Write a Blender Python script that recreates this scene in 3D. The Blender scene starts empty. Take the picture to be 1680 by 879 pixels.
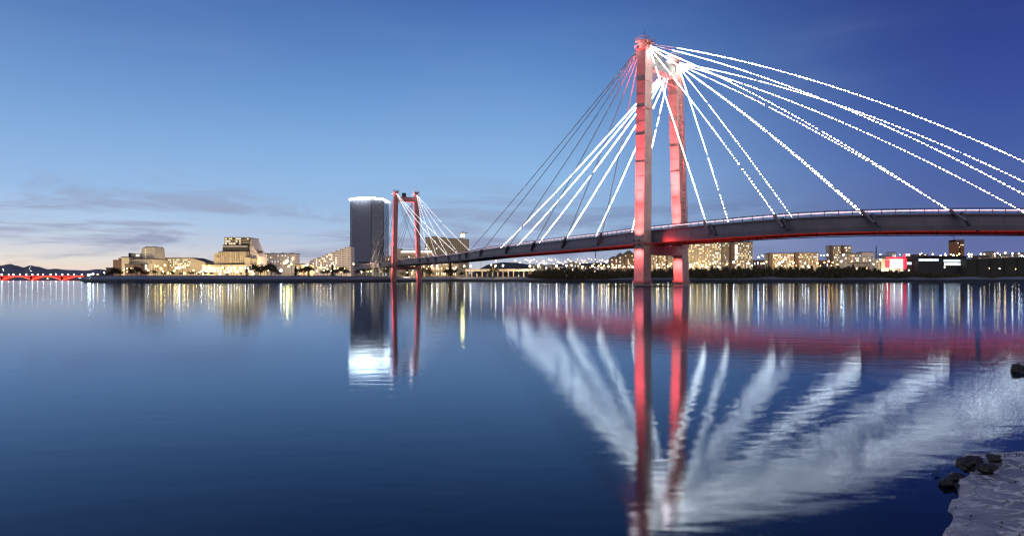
import bpy, bmesh, math, random
from mathutils import Vector, Matrix
random.seed(7)
R = math.radians
sc = bpy.context.scene
COL = sc.collection

# ------------------------------------------------------------------ camera
F, CX, YH, CH = 1100.0, 840.0, 458.5, 2.1      # focal length in photo pixels, centre, horizon row, eye height (m)
cam_d = bpy.data.cameras.new('camera')
cam = bpy.data.objects.new('camera', cam_d); COL.objects.link(cam)
cam.location = (0, 0, CH); cam.rotation_euler = (R(90), 0, 0)
cam_d.sensor_width = 36; cam_d.lens = F / 1680 * 36
cam_d.shift_y = 19.0 / 1680
cam_d.clip_start = 0.1; cam_d.clip_end = 30000
sc.camera = cam
sc.render.resolution_x = 1024; sc.render.resolution_y = 535

def lin(c):
    return tuple(((v/255)/12.92 if v/255 <= 0.04045 else (((v/255)+0.055)/1.055)**2.4) for v in c)

# ------------------------------------------------------------------ dusk sky
w = bpy.data.worlds.new('World'); sc.world = w; w.use_nodes = True
nt = w.node_tree; N = nt.nodes; L = nt.links
N.clear()
out = N.new('ShaderNodeOutputWorld'); bg = N.new('ShaderNodeBackground'); L.new(bg.outputs[0], out.inputs[0])
tc = N.new('ShaderNodeTexCoord'); sep = N.new('ShaderNodeSeparateXYZ'); L.new(tc.outputs['Generated'], sep.inputs[0])
def ramp(stops):
    r = N.new('ShaderNodeValToRGB'); cr = r.color_ramp; cr.interpolation = 'B_SPLINE' if False else 'LINEAR'
    while len(cr.elements) > 1: cr.elements.remove(cr.elements[-1])
    for i, (p, c) in enumerate(stops):
        e = cr.elements[0] if i == 0 else cr.elements.new(p)
        e.position = p; e.color = (*lin(c), 1)
    return r
def math_node(op, a, b=None, clamp=False):
    m = N.new('ShaderNodeMath'); m.operation = op; m.use_clamp = clamp
    for i, v in enumerate((a, b)):
        if v is None: continue
        if isinstance(v, (int, float)): m.inputs[i].default_value = v
        else: L.new(v, m.inputs[i])
    return m.outputs[0]
el = math_node('MULTIPLY', sep.outputs[2], 2.0, True)      # 0..0.5 in sine of elevation
def e(y, az=0.9):                                          # photo row -> ramp position
    t = (YH - y) / F * az
    return max(0, min(1, 2 * t / math.sqrt(1 + t * t)))
rl = ramp([(0, (222, 196, 190)), (e(440,.8), (240, 218, 204)), (e(425,.8), (234, 226, 216)), (e(395,.8), (203, 210, 224)), (e(355,.8), (178, 203, 232)),
           (e(300,.8), (152, 188, 230)), (e(200,.8), (130, 171, 220)), (e(100,.8), (106, 150, 206)), (e(0,.8), (86, 126, 188)), (1, (56, 86, 146))])
rc = ramp([(0, (176, 176, 192)), (e(440,1), (190, 192, 208)), (e(410,1), (172, 190, 218)), (e(360,1), (156, 190, 226)),
           (e(290,1), (142, 185, 230)), (e(200,1), (116, 163, 217)), (e(100,1), (90, 136, 198)), (e(0,1), (70, 108, 176)), (1, (46, 70, 130))])
rr = ramp([(0, (104, 112, 158)), (e(440,.8), (108, 118, 166)), (e(400,.8), (92, 106, 162)), (e(330,.8), (78, 98, 160)), (e(250,.8), (68, 94, 164)),
           (e(150,.8), (56, 80, 154)), (e(50,.8), (47, 68, 143)), (1, (32, 46, 104))])
for r in (rl, rc, rr): L.new(el, r.inputs[0])
# azimuth from the ratio x / |horizontal|
hx = math_node('SQRT', math_node('ADD', math_node('MULTIPLY', sep.outputs[0], sep.outputs[0]), math_node('MULTIPLY', sep.outputs[1], sep.outputs[1])))
az = math_node('DIVIDE', sep.outputs[0], math_node('MAXIMUM', hx, 0.0001))   # sin(azimuth), frame spans -0.6..0.6
def smooth(lo, hi, src):
    m = N.new('ShaderNodeMapRange'); m.interpolation_type = 'SMOOTHSTEP'
    L.new(src, m.inputs[0]); m.inputs[1].default_value = lo; m.inputs[2].default_value = hi
    return m.outputs[0]
def mix(f, a, b, mode='MIX'):
    m = N.new('ShaderNodeMix'); m.data_type = 'RGBA'; m.blend_type = mode
    if isinstance(f, (int, float)): m.inputs[0].default_value = f
    else: L.new(f, m.inputs[0])
    for i, v in ((6, a), (7, b)):
        if isinstance(v, tuple): m.inputs[i].default_value = v
        else: L.new(v, m.inputs[i])
    return m.outputs[2]
c1 = mix(smooth(-0.62, 0.02, az), rl.outputs[0], rc.outputs[0])
c2 = mix(smooth(0.0, 0.60, az), c1, rr.outputs[0])
# streaky low cloud
mp = N.new('ShaderNodeMapping'); L.new(tc.outputs['Generated'], mp.inputs[0]); mp.inputs['Scale'].default_value = (2.6, 2.6, 19)
mp.inputs['Location'].default_value = (3.1, 0.4, 1.7)
n1 = N.new('ShaderNodeTexNoise'); L.new(mp.outputs[0], n1.inputs[0]); n1.inputs['Scale'].default_value = 1.5; n1.inputs['Detail'].default_value = 7; n1.inputs['Roughness'].default_value = 0.62
n1.inputs['Distortion'].default_value = 0.5
cl = smooth(0.47, 0.64, n1.outputs['Fac'])
band = math_node('MULTIPLY', smooth(0.0, 0.03, sep.outputs[2]), math_node('SUBTRACT', 1.0, smooth(0.06, 0.17, sep.outputs[2])))
cl = math_node('MULTIPLY', math_node('MULTIPLY', cl, band), math_node('SUBTRACT', 0.9, math_node('MULTIPLY', smooth(-0.4, 0.5, az), 0.35)))
cloudc = mix(smooth(-0.2, 0.4, az), (*lin((146, 154, 184)), 1), (*lin((94, 108, 154)), 1))
c3 = mix(cl, c2, cloudc)
# a faint high veil and uneven blue
mp2 = N.new('ShaderNodeMapping'); L.new(tc.outputs['Generated'], mp2.inputs[0]); mp2.inputs['Scale'].default_value = (1.6, 1.6, 6)
n2 = N.new('ShaderNodeTexNoise'); L.new(mp2.outputs[0], n2.inputs[0]); n2.inputs['Scale'].default_value = 1.4; n2.inputs['Detail'].default_value = 5
veil = math_node('MULTIPLY', smooth(0.45, 0.75, n2.outputs['Fac']), 0.16)
c4 = mix(veil, c3, (*lin((150, 168, 205)), 1))
# physical twilight sky mixed in lightly
sky = N.new('ShaderNodeTexSky'); sky.sky_type = 'NISHITA'; sky.sun_disc = False
sky.sun_elevation = R(1.0); sky.sun_rotation = R(-80)
skm = mix(1.0, sky.outputs[0], (0.006, 0.006, 0.006, 1), 'MULTIPLY')
c5 = mix(1.0, c4, skm, 'ADD')
# below the horizon: dark
back = smooth(0.05, -0.55, sep.outputs[1])                       # unseen sky behind the viewer, made paler and neutral to brighten facing surfaces
m_ = N.new('ShaderNodeMapRange'); m_.interpolation_type = 'SMOOTHSTEP'; L.new(sep.outputs[1], m_.inputs[0])
m_.inputs[1].default_value = -.5; m_.inputs[2].default_value = 0.0; m_.inputs[3].default_value = 1; m_.inputs[4].default_value = 0
c5 = mix(m_.outputs[0], c5, (.46, .45, .50, 1))
c6 = mix(smooth(-0.02, 0.0, sep.outputs[2]), (0.01, 0.015, 0.03, 1), c5)
L.new(c6, bg.inputs[0]); bg.inputs[1].default_value = 1.0

sun_d = bpy.data.lights.new('afterglow', 'SUN'); sun_d.energy = 0.12; sun_d.angle = R(25); sun_d.color = (1, .78, .62)
sun = bpy.data.objects.new('afterglow', sun_d); COL.objects.link(sun)
sun.rotation_euler = Vector((-math.sin(R(80)), math.cos(R(80)), math.tan(R(6)))).to_track_quat('Z', 'Y').to_euler()

sc.view_settings.view_transform = 'Standard'; sc.view_settings.look = 'None'
sc.view_settings.exposure = 0.0; sc.view_settings.gamma = 1.0
cy = sc.cycles
sc.render.engine = 'CYCLES'
cy.use_denoising = True; cy.denoising_input_passes = 'RGB_ALBEDO_NORMAL'; cy.max_bounces = 5; cy.diffuse_bounces = 2; cy.glossy_bounces = 3
cy.sample_clamp_indirect = 12.0; cy.use_light_tree = True; cy.caustics_reflective = False; cy.caustics_refractive = False
cy.filter_width = 1.3

# ------------------------------------------------------------------ helpers
def px(x, D, z=0.0): return Vector(((x - CX) / F * D, D, z))
def zat(y, D): return CH + (YH - y) / F * D

def mat(name, col, rough=0.7, metal=0.0, noise=0.0, nscale=0.3, col2=None, bump=0.0, emit=None, es=0.0):
    m = bpy.data.materials.new(name); m.use_nodes = True
    n, l = m.node_tree.nodes, m.node_tree.links
    b = n['Principled BSDF']; b.inputs['Roughness'].default_value = rough; b.inputs['Metallic'].default_value = metal
    b.inputs['Base Color'].default_value = (*col, 1)
    if noise or col2:
        t = n.new('ShaderNodeTexCoord'); x = n.new('ShaderNodeTexNoise'); l.new(t.outputs['Object'], x.inputs[0])
        x.inputs['Scale'].default_value = nscale; x.inputs['Detail'].default_value = 6
        mr = n.new('ShaderNodeMapRange'); l.new(x.outputs['Fac'], mr.inputs[0]); mr.inputs[1].default_value = .35; mr.inputs[2].default_value = .65
        mx = n.new('ShaderNodeMix'); mx.data_type = 'RGBA'; l.new(mr.outputs[0], mx.inputs[0])
        c2 = col2 or tuple(v * (1 - noise) for v in col)
        mx.inputs[6].default_value = (*col, 1); mx.inputs[7].default_value = (*c2, 1)
        l.new(mx.outputs[2], b.inputs['Base Color'])
        if bump:
            bp = n.new('ShaderNodeBump'); bp.inputs['Strength'].default_value = bump; bp.inputs['Distance'].default_value = 0.1
            l.new(x.outputs['Fac'], bp.inputs['Height']); l.new(bp.outputs[0], b.inputs['Normal'])
    if emit:
        b.inputs['Emission Color'].default_value = (*emit, 1); b.inputs['Emission Strength'].default_value = es
    return m

class MB:
    def __init__(s): s.v = []; s.f = []
    def add(s, vs, fs):
        o = len(s.v); s.v += [tuple(v) for v in vs]; s.f += [tuple(i + o for i in f) for f in fs]; return s
    def box(s, a, b, rot=None, org=None):
        (x0, y0, z0), (x1, y1, z1) = a, b
        vs = [Vector(p) for p in ((x0,y0,z0),(x1,y0,z0),(x1,y1,z0),(x0,y1,z0),(x0,y0,z1),(x1,y0,z1),(x1,y1,z1),(x0,y1,z1))]
        if rot is not None: vs = [rot @ v for v in vs]
        if org is not None: vs = [v + org for v in vs]
        return s.add(vs, [(0,3,2,1),(4,5,6,7),(0,1,5,4),(1,2,6,5),(2,3,7,6),(3,0,4,7)])
    def tube(s, pts, r, n=6, r2=None, caps=True):
        pts = [Vector(p) for p in pts]; m = len(pts); vs = []
        for i, p in enumerate(pts):
            d = (pts[min(i+1, m-1)] - pts[max(i-1, 0)]).normalized()
            u = d.cross(Vector((0,0,1)) if abs(d.z) < .95 else Vector((1,0,0))).normalized(); q = u.cross(d)
            rr_ = r if r2 is None else r + (r2 - r) * i / max(1, m-1)
            for k in range(n):
                a = 2*math.pi*k/n; vs.append(p + (u*math.cos(a) + q*math.sin(a)) * rr_)
        fs = [(i*n+k, i*n+(k+1)%n, (i+1)*n+(k+1)%n, (i+1)*n+k) for i in range(m-1) for k in range(n)]
        if caps: fs += [tuple(range(n-1, -1, -1)), tuple((m-1)*n + k for k in range(n))]
        return s.add(vs, fs)
    def prism(s, poly, z0, z1):
        n = len(poly); vs = [(p[0], p[1], z0) for p in poly] + [(p[0], p[1], z1) for p in poly]
        fs = [(i, (i+1)%n, n+(i+1)%n, n+i) for i in range(n)] + [tuple(range(n-1,-1,-1)), tuple(range(n, 2*n))]
        return s.add(vs, fs)
    def profile(s, poly, y0, y1, org=None, rot=None):       # outline in x,z given thickness along y
        n = len(poly); vs = [Vector((p[0], y0, p[1])) for p in poly] + [Vector((p[0], y1, p[1])) for p in poly]
        if rot is not None: vs = [rot @ v for v in vs]
        if org is not None: vs = [v + org for v in vs]
        fs = [(i, (i+1)%n, n+(i+1)%n, n+i) for i in range(n)] + [tuple(range(n-1,-1,-1)), tuple(range(n, 2*n))]
        return s.add(vs, fs)
    def octa(s, c, r):
        x, y, z = c
        return s.add([(x+r,y,z),(x-r,y,z),(x,y+r,z),(x,y-r,z),(x,y,z+r),(x,y,z-r)],
                     [(0,2,4),(2,1,4),(1,3,4),(3,0,4),(2,0,5),(1,2,5),(3,1,5),(0,3,5)])
    def loft(s, rows):                                       # rows of equal length -> quads
        n = len(rows[0]); vs = [v for r in rows for v in r]
        fs = [(i*n+k, i*n+k+1, (i+1)*n+k+1, (i+1)*n+k) for i in range(len(rows)-1) for k in range(n-1)]
        return s.add(vs, fs)
    def mesh(s, name, m, smooth=False):
        me = bpy.data.meshes.new(name); me.from_pydata(s.v, [], s.f); me.update()
        bm = bmesh.new(); bm.from_mesh(me); bmesh.ops.recalc_face_normals(bm, faces=bm.faces); bm.to_mesh(me); bm.free()
        for mm in (m if isinstance(m, (list, tuple)) else [m]): me.materials.append(mm)
        if smooth:
            for p in me.polygons: p.use_smooth = True
        return me
    def build(s, name, m, parent=None, smooth=False, loc=None):
        return link(name, s.mesh(name, m, smooth), parent, loc)

def link(name, me, parent=None, loc=None):
    o = bpy.data.objects.new(name, me); COL.objects.link(o)
    if parent is not None: o.parent = parent
    if loc is not None: o.location = loc
    return o
def tag(o, label=None, cat=None, group=None, kind=None):
    if label: o['label'] = label
    if cat: o['category'] = cat
    if group: o['group'] = group
    if kind: o['kind'] = kind
    return o
def empty(name, loc, rz=0.0, label=None, cat=None, group=None):
    o = bpy.data.objects.new(name, None); COL.objects.link(o)
    o.location = loc; o.rotation_euler = (0, 0, rz); o.empty_display_size = 1
    return tag(o, label, cat, group)

M = {}
M['concrete'] = mat('pylon paint', (.48, .31, .31), .65, noise=.18, nscale=.5, bump=.15)
M['grey_concrete'] = mat('grey beam paint', (.40, .41, .43), .6, noise=.15, nscale=.6)
M['red_steel'] = mat('red pylon paint', (.55, .22, .21), .55, noise=.2, nscale=.4)
M['deck'] = mat('deck steel', (.175, .155, .20), .5, noise=.2, nscale=.4)
M['deck_dark'] = mat('dark girder steel', (.07, .075, .10), .6, noise=.2, nscale=.3)
M['rail'] = mat('railing steel', (.13, .10, .15), .4, .3)
M['cable'] = mat('cable sheath', (.55, .52, .54), .4)
M['pier'] = mat('pier concrete', (.40, .40, .38), .7, noise=.2, nscale=.5)
M['steel_dark'] = mat('dark steel', (.05, .05, .06), .5, .4)
M['tan'] = mat('tan facade', (.50, .41, .29), .8, noise=.15, nscale=.2)
M['cream'] = mat('cream facade', (.60, .53, .40), .8, noise=.12, nscale=.2)
M['pinkish'] = mat('pale facade', (.72, .64, .63), .8, noise=.12, nscale=.2)
M['grey'] = mat('grey facade', (.46, .43, .39), .8, noise=.15, nscale=.2)
M['brown'] = mat('brown facade', (.16, .10, .085), .8, noise=.2, nscale=.2)
M['darkwall'] = mat('dark facade', (.045, .04, .045), .7, noise=.3, nscale=.2)
M['beige'] = mat('beige panel', (.50, .43, .32), .8, noise=.14, nscale=.15)
M['roof'] = mat('roof felt', (.07, .065, .07), .8, noise=.2, nscale=.3)
M['orange_brick'] = mat('orange brick', (.42, .17, .07), .8, noise=.3, nscale=.3)
M['win_dark'] = mat('dark window glass', (.035, .04, .05), .15)
M['stone'] = mat('embankment stone', (.05, .05, .045), .85, noise=.4, nscale=.5)
def emi(name, c, s): return mat(name, c, .5, emit=c, es=s)
M['win_warm'] = emi('lit warm window', (1, .74, .38), 1.7)
M['win_white'] = emi('lit white window', (1, .92, .78), 2.2)
M['win_dim'] = emi('dim lit window', (.9, .5, .25), .5)
M['win_cool'] = emi('lit cool window', (.62, .80, 1), 1.6)
M['led'] = emi('cable LED', (1, .94, .82), 46)
M['led_far'] = emi('far cable LED', (1, .90, .86), 3.5)
M['glow_pink'] = emi('pink cable glow', (1, .60, .64), 7)
M['strip'] = emi('handrail LED strip', (1, .66, .76), 2.2)
M['red_fill'] = emi('added red glow tubes', (1, .06, .03), 8)  # glow of the tubes added under the deck
M['crown'] = emi('tower crown light', (1, 1, .90), 44)
M['lamp_white'] = emi('white lamp globe', (1, .92, .78), 38)
M['lamp_warm'] = emi('warm lamp globe', (1, .62, .20), 34)
M['lamp_orange'] = emi('orange lamp globe', (1, .42, .10), 28)
M['lamp_cool'] = emi('cool lamp globe', (.80, .92, 1), 38)
M['lamp_yellow'] = emi('yellow floodlight glass', (1, .85, .25), 45)
M['neon_red'] = emi('red sign light', (1, .04, .08), 1.1)
M['neon_white'] = emi('white sign light', (1, .94, .90), .95)
M['arch_red'] = mat('red arch floodlit glow', (.55, .03, .02), .5, emit=(1, .05, .03), es=.75)  # red floodlighting put in as a glow of the painted parts
M['arch_glow'] = emi('red arch glow line', (1, .10, .06), 4)

# ------------------------------------------------------------------ water
wm = bpy.data.materials.new('river water'); wm.use_nodes = True
n, l = wm.node_tree.nodes, wm.node_tree.links; n.clear()
o_ = n.new('ShaderNodeOutputMaterial')
dif = n.new('ShaderNodeBsdfDiffuse'); dif.inputs[0].default_value = (.001, .003, .008, 1)
gl = n.new('ShaderNodeBsdfAnisotropic'); gl.distribution = 'BECKMANN'; gl.inputs['Color'].default_value = (.62, .77, .97, 1)
fr = n.new('ShaderNodeFresnel'); fr.inputs['IOR'].default_value = 1.315
ms = n.new('ShaderNodeMixShader'); l.new(fr.outputs[0], ms.inputs[0]); l.new(dif.outputs[0], ms.inputs[1]); l.new(gl.outputs[0], ms.inputs[2]); l.new(ms.outputs[0], o_.inputs[0])
geo = n.new('ShaderNodeNewGeometry')
mpp = n.new('ShaderNodeMapping'); l.new(geo.outputs['Position'], mpp.inputs[0]); mpp.inputs['Scale'].default_value = (.6, 1.3, 1)
na = n.new('ShaderNodeTexNoise'); l.new(mpp.outputs[0], na.inputs[0]); na.inputs['Scale'].default_value = 1.6; na.inputs['Detail'].default_value = 2
nb = n.new('ShaderNodeTexNoise'); l.new(mpp.outputs[0], nb.inputs[0]); nb.inputs['Scale'].default_value = .35; nb.inputs['Detail'].default_value = 2
add = n.new('ShaderNodeMath'); add.operation = 'ADD'; l.new(na.outputs['Fac'], add.inputs[0])
mu = n.new('ShaderNodeMath'); mu.operation = 'MULTIPLY'; l.new(nb.outputs['Fac'], mu.inputs[0]); mu.inputs[1].default_value = 1.0; l.new(mu.outputs[0], add.inputs[1])
bp = n.new('ShaderNodeBump'); bp.inputs['Strength'].default_value = 1.0; bp.inputs['Distance'].default_value = .0042; l.new(add.outputs[0], bp.inputs['Height'])
l.new(bp.outputs[0], gl.inputs['Normal'])
# calm and ruffled patches
mp3 = n.new('ShaderNodeMapping'); l.new(geo.outputs['Position'], mp3.inputs[0]); mp3.inputs['Scale'].default_value = (.004, .03, 1)
nc = n.new('ShaderNodeTexNoise'); l.new(mp3.outputs[0], nc.inputs[0]); nc.inputs['Scale'].default_value = 1; nc.inputs['Detail'].default_value = 4
mr = n.new('ShaderNodeMapRange'); l.new(nc.outputs['Fac'], mr.inputs[0]); mr.inputs[1].default_value = .35; mr.inputs[2].default_value = .65
mr.inputs[3].default_value = .092; mr.inputs[4].default_value = .112
spw = n.new('ShaderNodeSeparateXYZ'); l.new(geo.outputs['Position'], spw.inputs[0])
dm = n.new('ShaderNodeMapRange'); l.new(spw.outputs[1], dm.inputs[0]); dm.inputs[1].default_value = 60; dm.inputs[2].default_value = 380; dm.inputs[3].default_value = -.007; dm.inputs[4].default_value = .012
ra = n.new('ShaderNodeMath'); l.new(mr.outputs[0], ra.inputs[0]); l.new(dm.outputs[0], ra.inputs[1])
l.new(ra.outputs[0], gl.inputs['Roughness'])           # open mid-river is more wind-ruffled than the sheltered near bank
xs = [-9000, -3000, -1000, -300, 0, 300, 1000, 3000, 9000]; ys = [-300, -50, 0, 30, 100, 300, 900, 3000, 12000]
wb = MB().loft([[(x, y, 0) for x in xs] for y in ys])
water = tag(wb.build('water', wm), kind='structure')

# ------------------------------------------------------------------ banks (ground)
bank_m = bpy.data.materials.new('bank'); bank_m.use_nodes = True
n, l = bank_m.node_tree.nodes, bank_m.node_tree.links; b = n['Principled BSDF']; b.inputs['Roughness'].default_value = .9
geo = n.new('ShaderNodeNewGeometry'); sp = n.new('ShaderNodeSeparateXYZ'); l.new(geo.outputs['Position'], sp.inputs[0])
mpn = n.new('ShaderNodeMapping'); l.new(geo.outputs['Position'], mpn.inputs[0]); mpn.inputs['Scale'].default_value = (.03, .05, .5)
nn = n.new('ShaderNodeTexNoise'); l.new(mpn.outputs[0], nn.inputs[0]); nn.inputs['Scale'].default_value = 1.5; nn.inputs['Detail'].default_value = 7
ad = n.new('ShaderNodeMath'); ad.operation = 'MULTIPLY_ADD'; l.new(nn.outputs['Fac'], ad.inputs[0]); ad.inputs[1].default_value = 2.4; l.new(sp.outputs[2], ad.inputs[2])
r_ = n.new('ShaderNodeValToRGB'); cr = r_.color_ramp
mrr = n.new('ShaderNodeMapRange'); l.new(ad.outputs[0], mrr.inputs[0]); mrr.inputs[1].default_value = 0; mrr.inputs[2].default_value = 8; l.new(mrr.outputs[0], r_.inputs[0])
cr.elements[0].position = 0; cr.elements[0].color = (.02, .02, .02, 1)
for p, c in ((.36, (.025, .027, .025)), (.45, (.10, .10, .12)), (.54, (.20, .21, .27)), (.70, (.17, .17, .20)), (.80, (.06, .055, .05))):
    e_ = cr.elements.new(p); e_.color = (*c, 1)
cr.elements[-1].color = (.06, .06, .055, 1)
l.new(r_.outputs[0], b.inputs['Base Color'])
shore = [(-900, 1700), (-100, 1650), (60, 1640), (128, 1500), (136, 700), (138, 520), (150, 470), (200, 440), (330, 430), (450, 450), (560, 500), (640, 610), (760, 650), (900, 640),
         (1040, 600), (1200, 600), (1400, 590), (1550, 600), (1700, 590), (2100, 520), (3200, 420)]
pts = []
for (a, b_) in zip(shore, shore[1:]):
    for k in range(6):
        t = k / 6; x = a[0] + (b_[0]-a[0]) * t; D = a[1] + (b_[1]-a[1]) * t
        pts.append((x, D + (random.uniform(-5, 5) if D < 1000 else 0)))
rows = []
for off, z, j in ((-1, -1.0, 0), (0, 0.02, 0), (3, 1.1, .3), (8, 2.1, .3), (22, 3.4, .3), (30, 4.9, .3), (60, 5.0, .2), (400, 5.0, 0), (2500, 6.0, 0), (12000, 8.0, 0)):
    rows.append([tuple(px(x, D + off) + Vector((0, 0, z + (random.uniform(-j, j) if z > .5 else 0)))) for x, D in pts])
bank = tag(MB().loft(rows).build('ground', bank_m), kind='structure')

hill_m = mat('hazed hill woods', (.17, .15, .19), 1, noise=.3, nscale=.004)  # greyish purple colour holds the distance haze
ridge = [(-300, 444), (-150, 441), (-60, 437), (0, 435.5), (17, 433), (27, 435.5), (39, 438.5), (49, 435.2), (60, 437), (80, 441.5), (90, 440.7), (110, 442.5), (140, 443.5), (160, 441.5), (200, 446), (300, 450), (420, 453), (520, 457)]
rp = []
for (a, b_) in zip(ridge, ridge[1:]):
    for k in range(5):
        t = k/5; t2 = t*t*(3-2*t); rp.append((a[0]+(b_[0]-a[0])*t, a[1]+(b_[1]-a[1])*t2 + random.uniform(-.15, .15)))
rows = []
for D, fz in ((4600, -.1), (5000, .25), (5500, .72), (6000, 1.0), (7000, .6), (8000, -.1)):
    rows.append([tuple(px(x, 6000)*1.0 * (D/6000) + Vector((0, 0, fz * zat(y, 6000) * (1 + (random.uniform(-.05,.05) if fz not in (1.0,-.1) else 0)) - (px(x,6000)*1.0*(D/6000)).z))) for x, y in rp])
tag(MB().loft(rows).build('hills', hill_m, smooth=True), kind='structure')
hill2 = mat('city mound earth', (.055, .05, .045), 1, noise=.3, nscale=.02)
def mound(prof, D, dep, nm, m):
    rows = []
    for k, (dd, fz) in enumerate(((0, -.05), (.25, .6), (.5, 1), (.75, .8), (1, -.05))):
        rows.append([tuple(px(x, D + dd*dep)+Vector((0,0, fz*(zat(y, D + .5*dep))))) for x, y in prof])
    return tag(MB().loft(rows).build(nm, m, smooth=True), kind='structure')
mound([(770, 450), (785, 442), (800, 434), (825, 430), (850, 431), (880, 436), (920, 433), (980, 431), (1050, 430), (1110, 434), (1180, 438), (1300, 434), (1450, 430), (1560, 428), (1800, 428), (2000, 440)], 1900, 900, 'hills', hill2)

# ------------------------------------------------------------------ the cable-stayed footbridge
KZ = 18.2
edge = [(1900, 158), (1780, 153.5), (1680, 152), (1600, 151.4), (1500, 152.4), (1400, 155.3), (1300, 161.8), (1200, 176), (1100, 196), (1040, 210), (1000, 226), (900, 267), (800, 335), (740, 416), (652, 546)]
P = [Vector(((x-CX)/F*D, D)) for x, D in edge]
P = [P[0] + Vector((160, 60)), P[0] + Vector((70, 18))] + P + [Vector((-164, 723)), Vector((-232, 898))]
Zr = []
for p in P:
    Zr.append(KZ)
Zr[-1] = 12.5; Zr[-2] = 18.2; Zr[-3] = 18.8
# Catmull-Rom then resample and smooth
cp = []
for i in range(len(P)-1):
    p0, p1, p2, p3 = P[max(i-1,0)], P[i], P[i+1], P[min(i+2,len(P)-1)]
    for k in range(20):
        t = k/20
        q = .5*((2*p1)+(p2-p0)*t+(2*p0-5*p1+4*p2-p3)*t*t+(3*p1-p0-3*p2+p3)*t**3)
        cp.append((q, Zr[i]+(Zr[i+1]-Zr[i])*t))
cp.append((P[-1], Zr[-1]))
def resample(cp, step):
    outp = [cp[0]]; acc = 0
    for a, b_ in zip(cp, cp[1:]):
        d = (b_[0]-a[0]).length
        while acc + d >= step:
            t = (step-acc)/d; q = a[0].lerp(b_[0], t); z = a[1]+(b_[1]-a[1])*t
            outp.append((q, z)); a = (q, z); d = (b_[0]-a[0]).length; acc = 0
        acc += d
    return outp
S = resample(cp, 3.0)
for _ in range(14):
    S = [S[0]] + [((S[i-1][0]+S[i][0]*2+S[i+1][0])/4, (S[i-1][1]+S[i][1]*2+S[i+1][1])/4) for i in range(1, len(S)-1)] + [S[-1]]
W = 15.0
def nrm(i):
    a, b_ = S[max(i-1,0)][0], S[min(i+1,len(S)-1)][0]
    d = (b_-a).normalized(); nn_ = Vector((-d.y, d.x))        # path runs right -> left/away
    return -nn_ if nn_.y < 0 and False else nn_
# the side away from the camera
def side(i, s):
    nn_ = nrm(i)
    if nn_.dot(Vector((S[i][0].x, S[i][0].y))) < 0 and i < 60: nn_ = nn_
    return S[i][0] + SGN*nn_*s
SGN = 1
if (S[30][0] + nrm(30)).length < S[30][0].length: SGN = -1
def sweep(sect, name, m, parent, i0=0, i1=None, smooth=False):
    i1 = len(S) if i1 is None else i1
    mb = MB(); nS = len(sect); vs = []; fs = []
    for i in range(i0, i1):
        for s, dz in sect:
            q = side(i, s); vs.append((q.x, q.y, S[i][1] + dz))
    c = i1 - i0
    for i in range(c-1):
        for k in range(nS):
            fs.append((i*nS+k, i*nS+(k+1)%nS, (i+1)*nS+(k+1)%nS, (i+1)*nS+k))
    fs += [tuple(range(nS)), tuple((c-1)*nS+k for k in range(nS-1, -1, -1))]
    mb.add(vs, fs); return mb.build(name, m, parent, smooth)
def rect(s0, s1, z0, z1): return [(s0, z0), (s1, z0), (s1, z1), (s0, z1)]

NB = Vector((39.1, 201)); FB = Vector((55.9, 221))
AC = (FB - NB).normalized(); AL = Vector((AC.y, -AC.x))       # across, along the deck towards the right
bridge = empty('cable_stayed_bridge', (0, 0, 0), 0, 'cable stayed footbridge with two red lit pylons and white light strings crossing the river', 'bridge')
sweep(rect(.45, W-.45, -2.2, -1.25), 'deck', M['deck_dark'], bridge)
sweep([(0, -1.2), (.4, -1.2), (.4, -5.0), (.15, -5.0), (-.02, -3.9)], 'edge_girder', M['deck'], bridge)
sweep([(W, -1.2), (W-.4, -1.2), (W-.4, -5.0), (W-.1, -5.0), (W, -4.0)], 'edge_girder', M['deck'], bridge)
sweep(rect(-.45, .25, -1.55, -1.15), 'kerb_ledge', M['deck'], bridge)
# floor beams below the deck
for i in range(2, len(S)-2, 4):
    a, b_ = side(i, .45), side(i, W-.45); z = S[i][1]
    MB().tube([(a.x, a.y, z-2.75), (b_.x, b_.y, z-2.75)], .35, 4).build('floor_beam', M['deck_dark'], bridge)
mb = MB()
for i in range(1, len(S)-1, 2):                                   # web stiffeners and a drain lip on the near girder
    q = side(i, -.06); nv = SGN*nrm(i); t_ = Vector((nv.y, -nv.x)); z = S[i][1]
    a, b_ = q - t_*.06, q + t_*.06; c, d = b_ + nv*.12, a + nv*.12
    mb.add([(p.x, p.y, zz_) for zz_ in (z-3.9, z-1.6) for p in (a, b_, c, d)], [(0,1,5,4),(1,2,6,5),(2,3,7,6),(3,0,4,7),(4,5,6,7),(3,2,1,0)])
tag(mb.build('web_stiffeners', M['deck'], bridge), kind='stuff')
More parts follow.
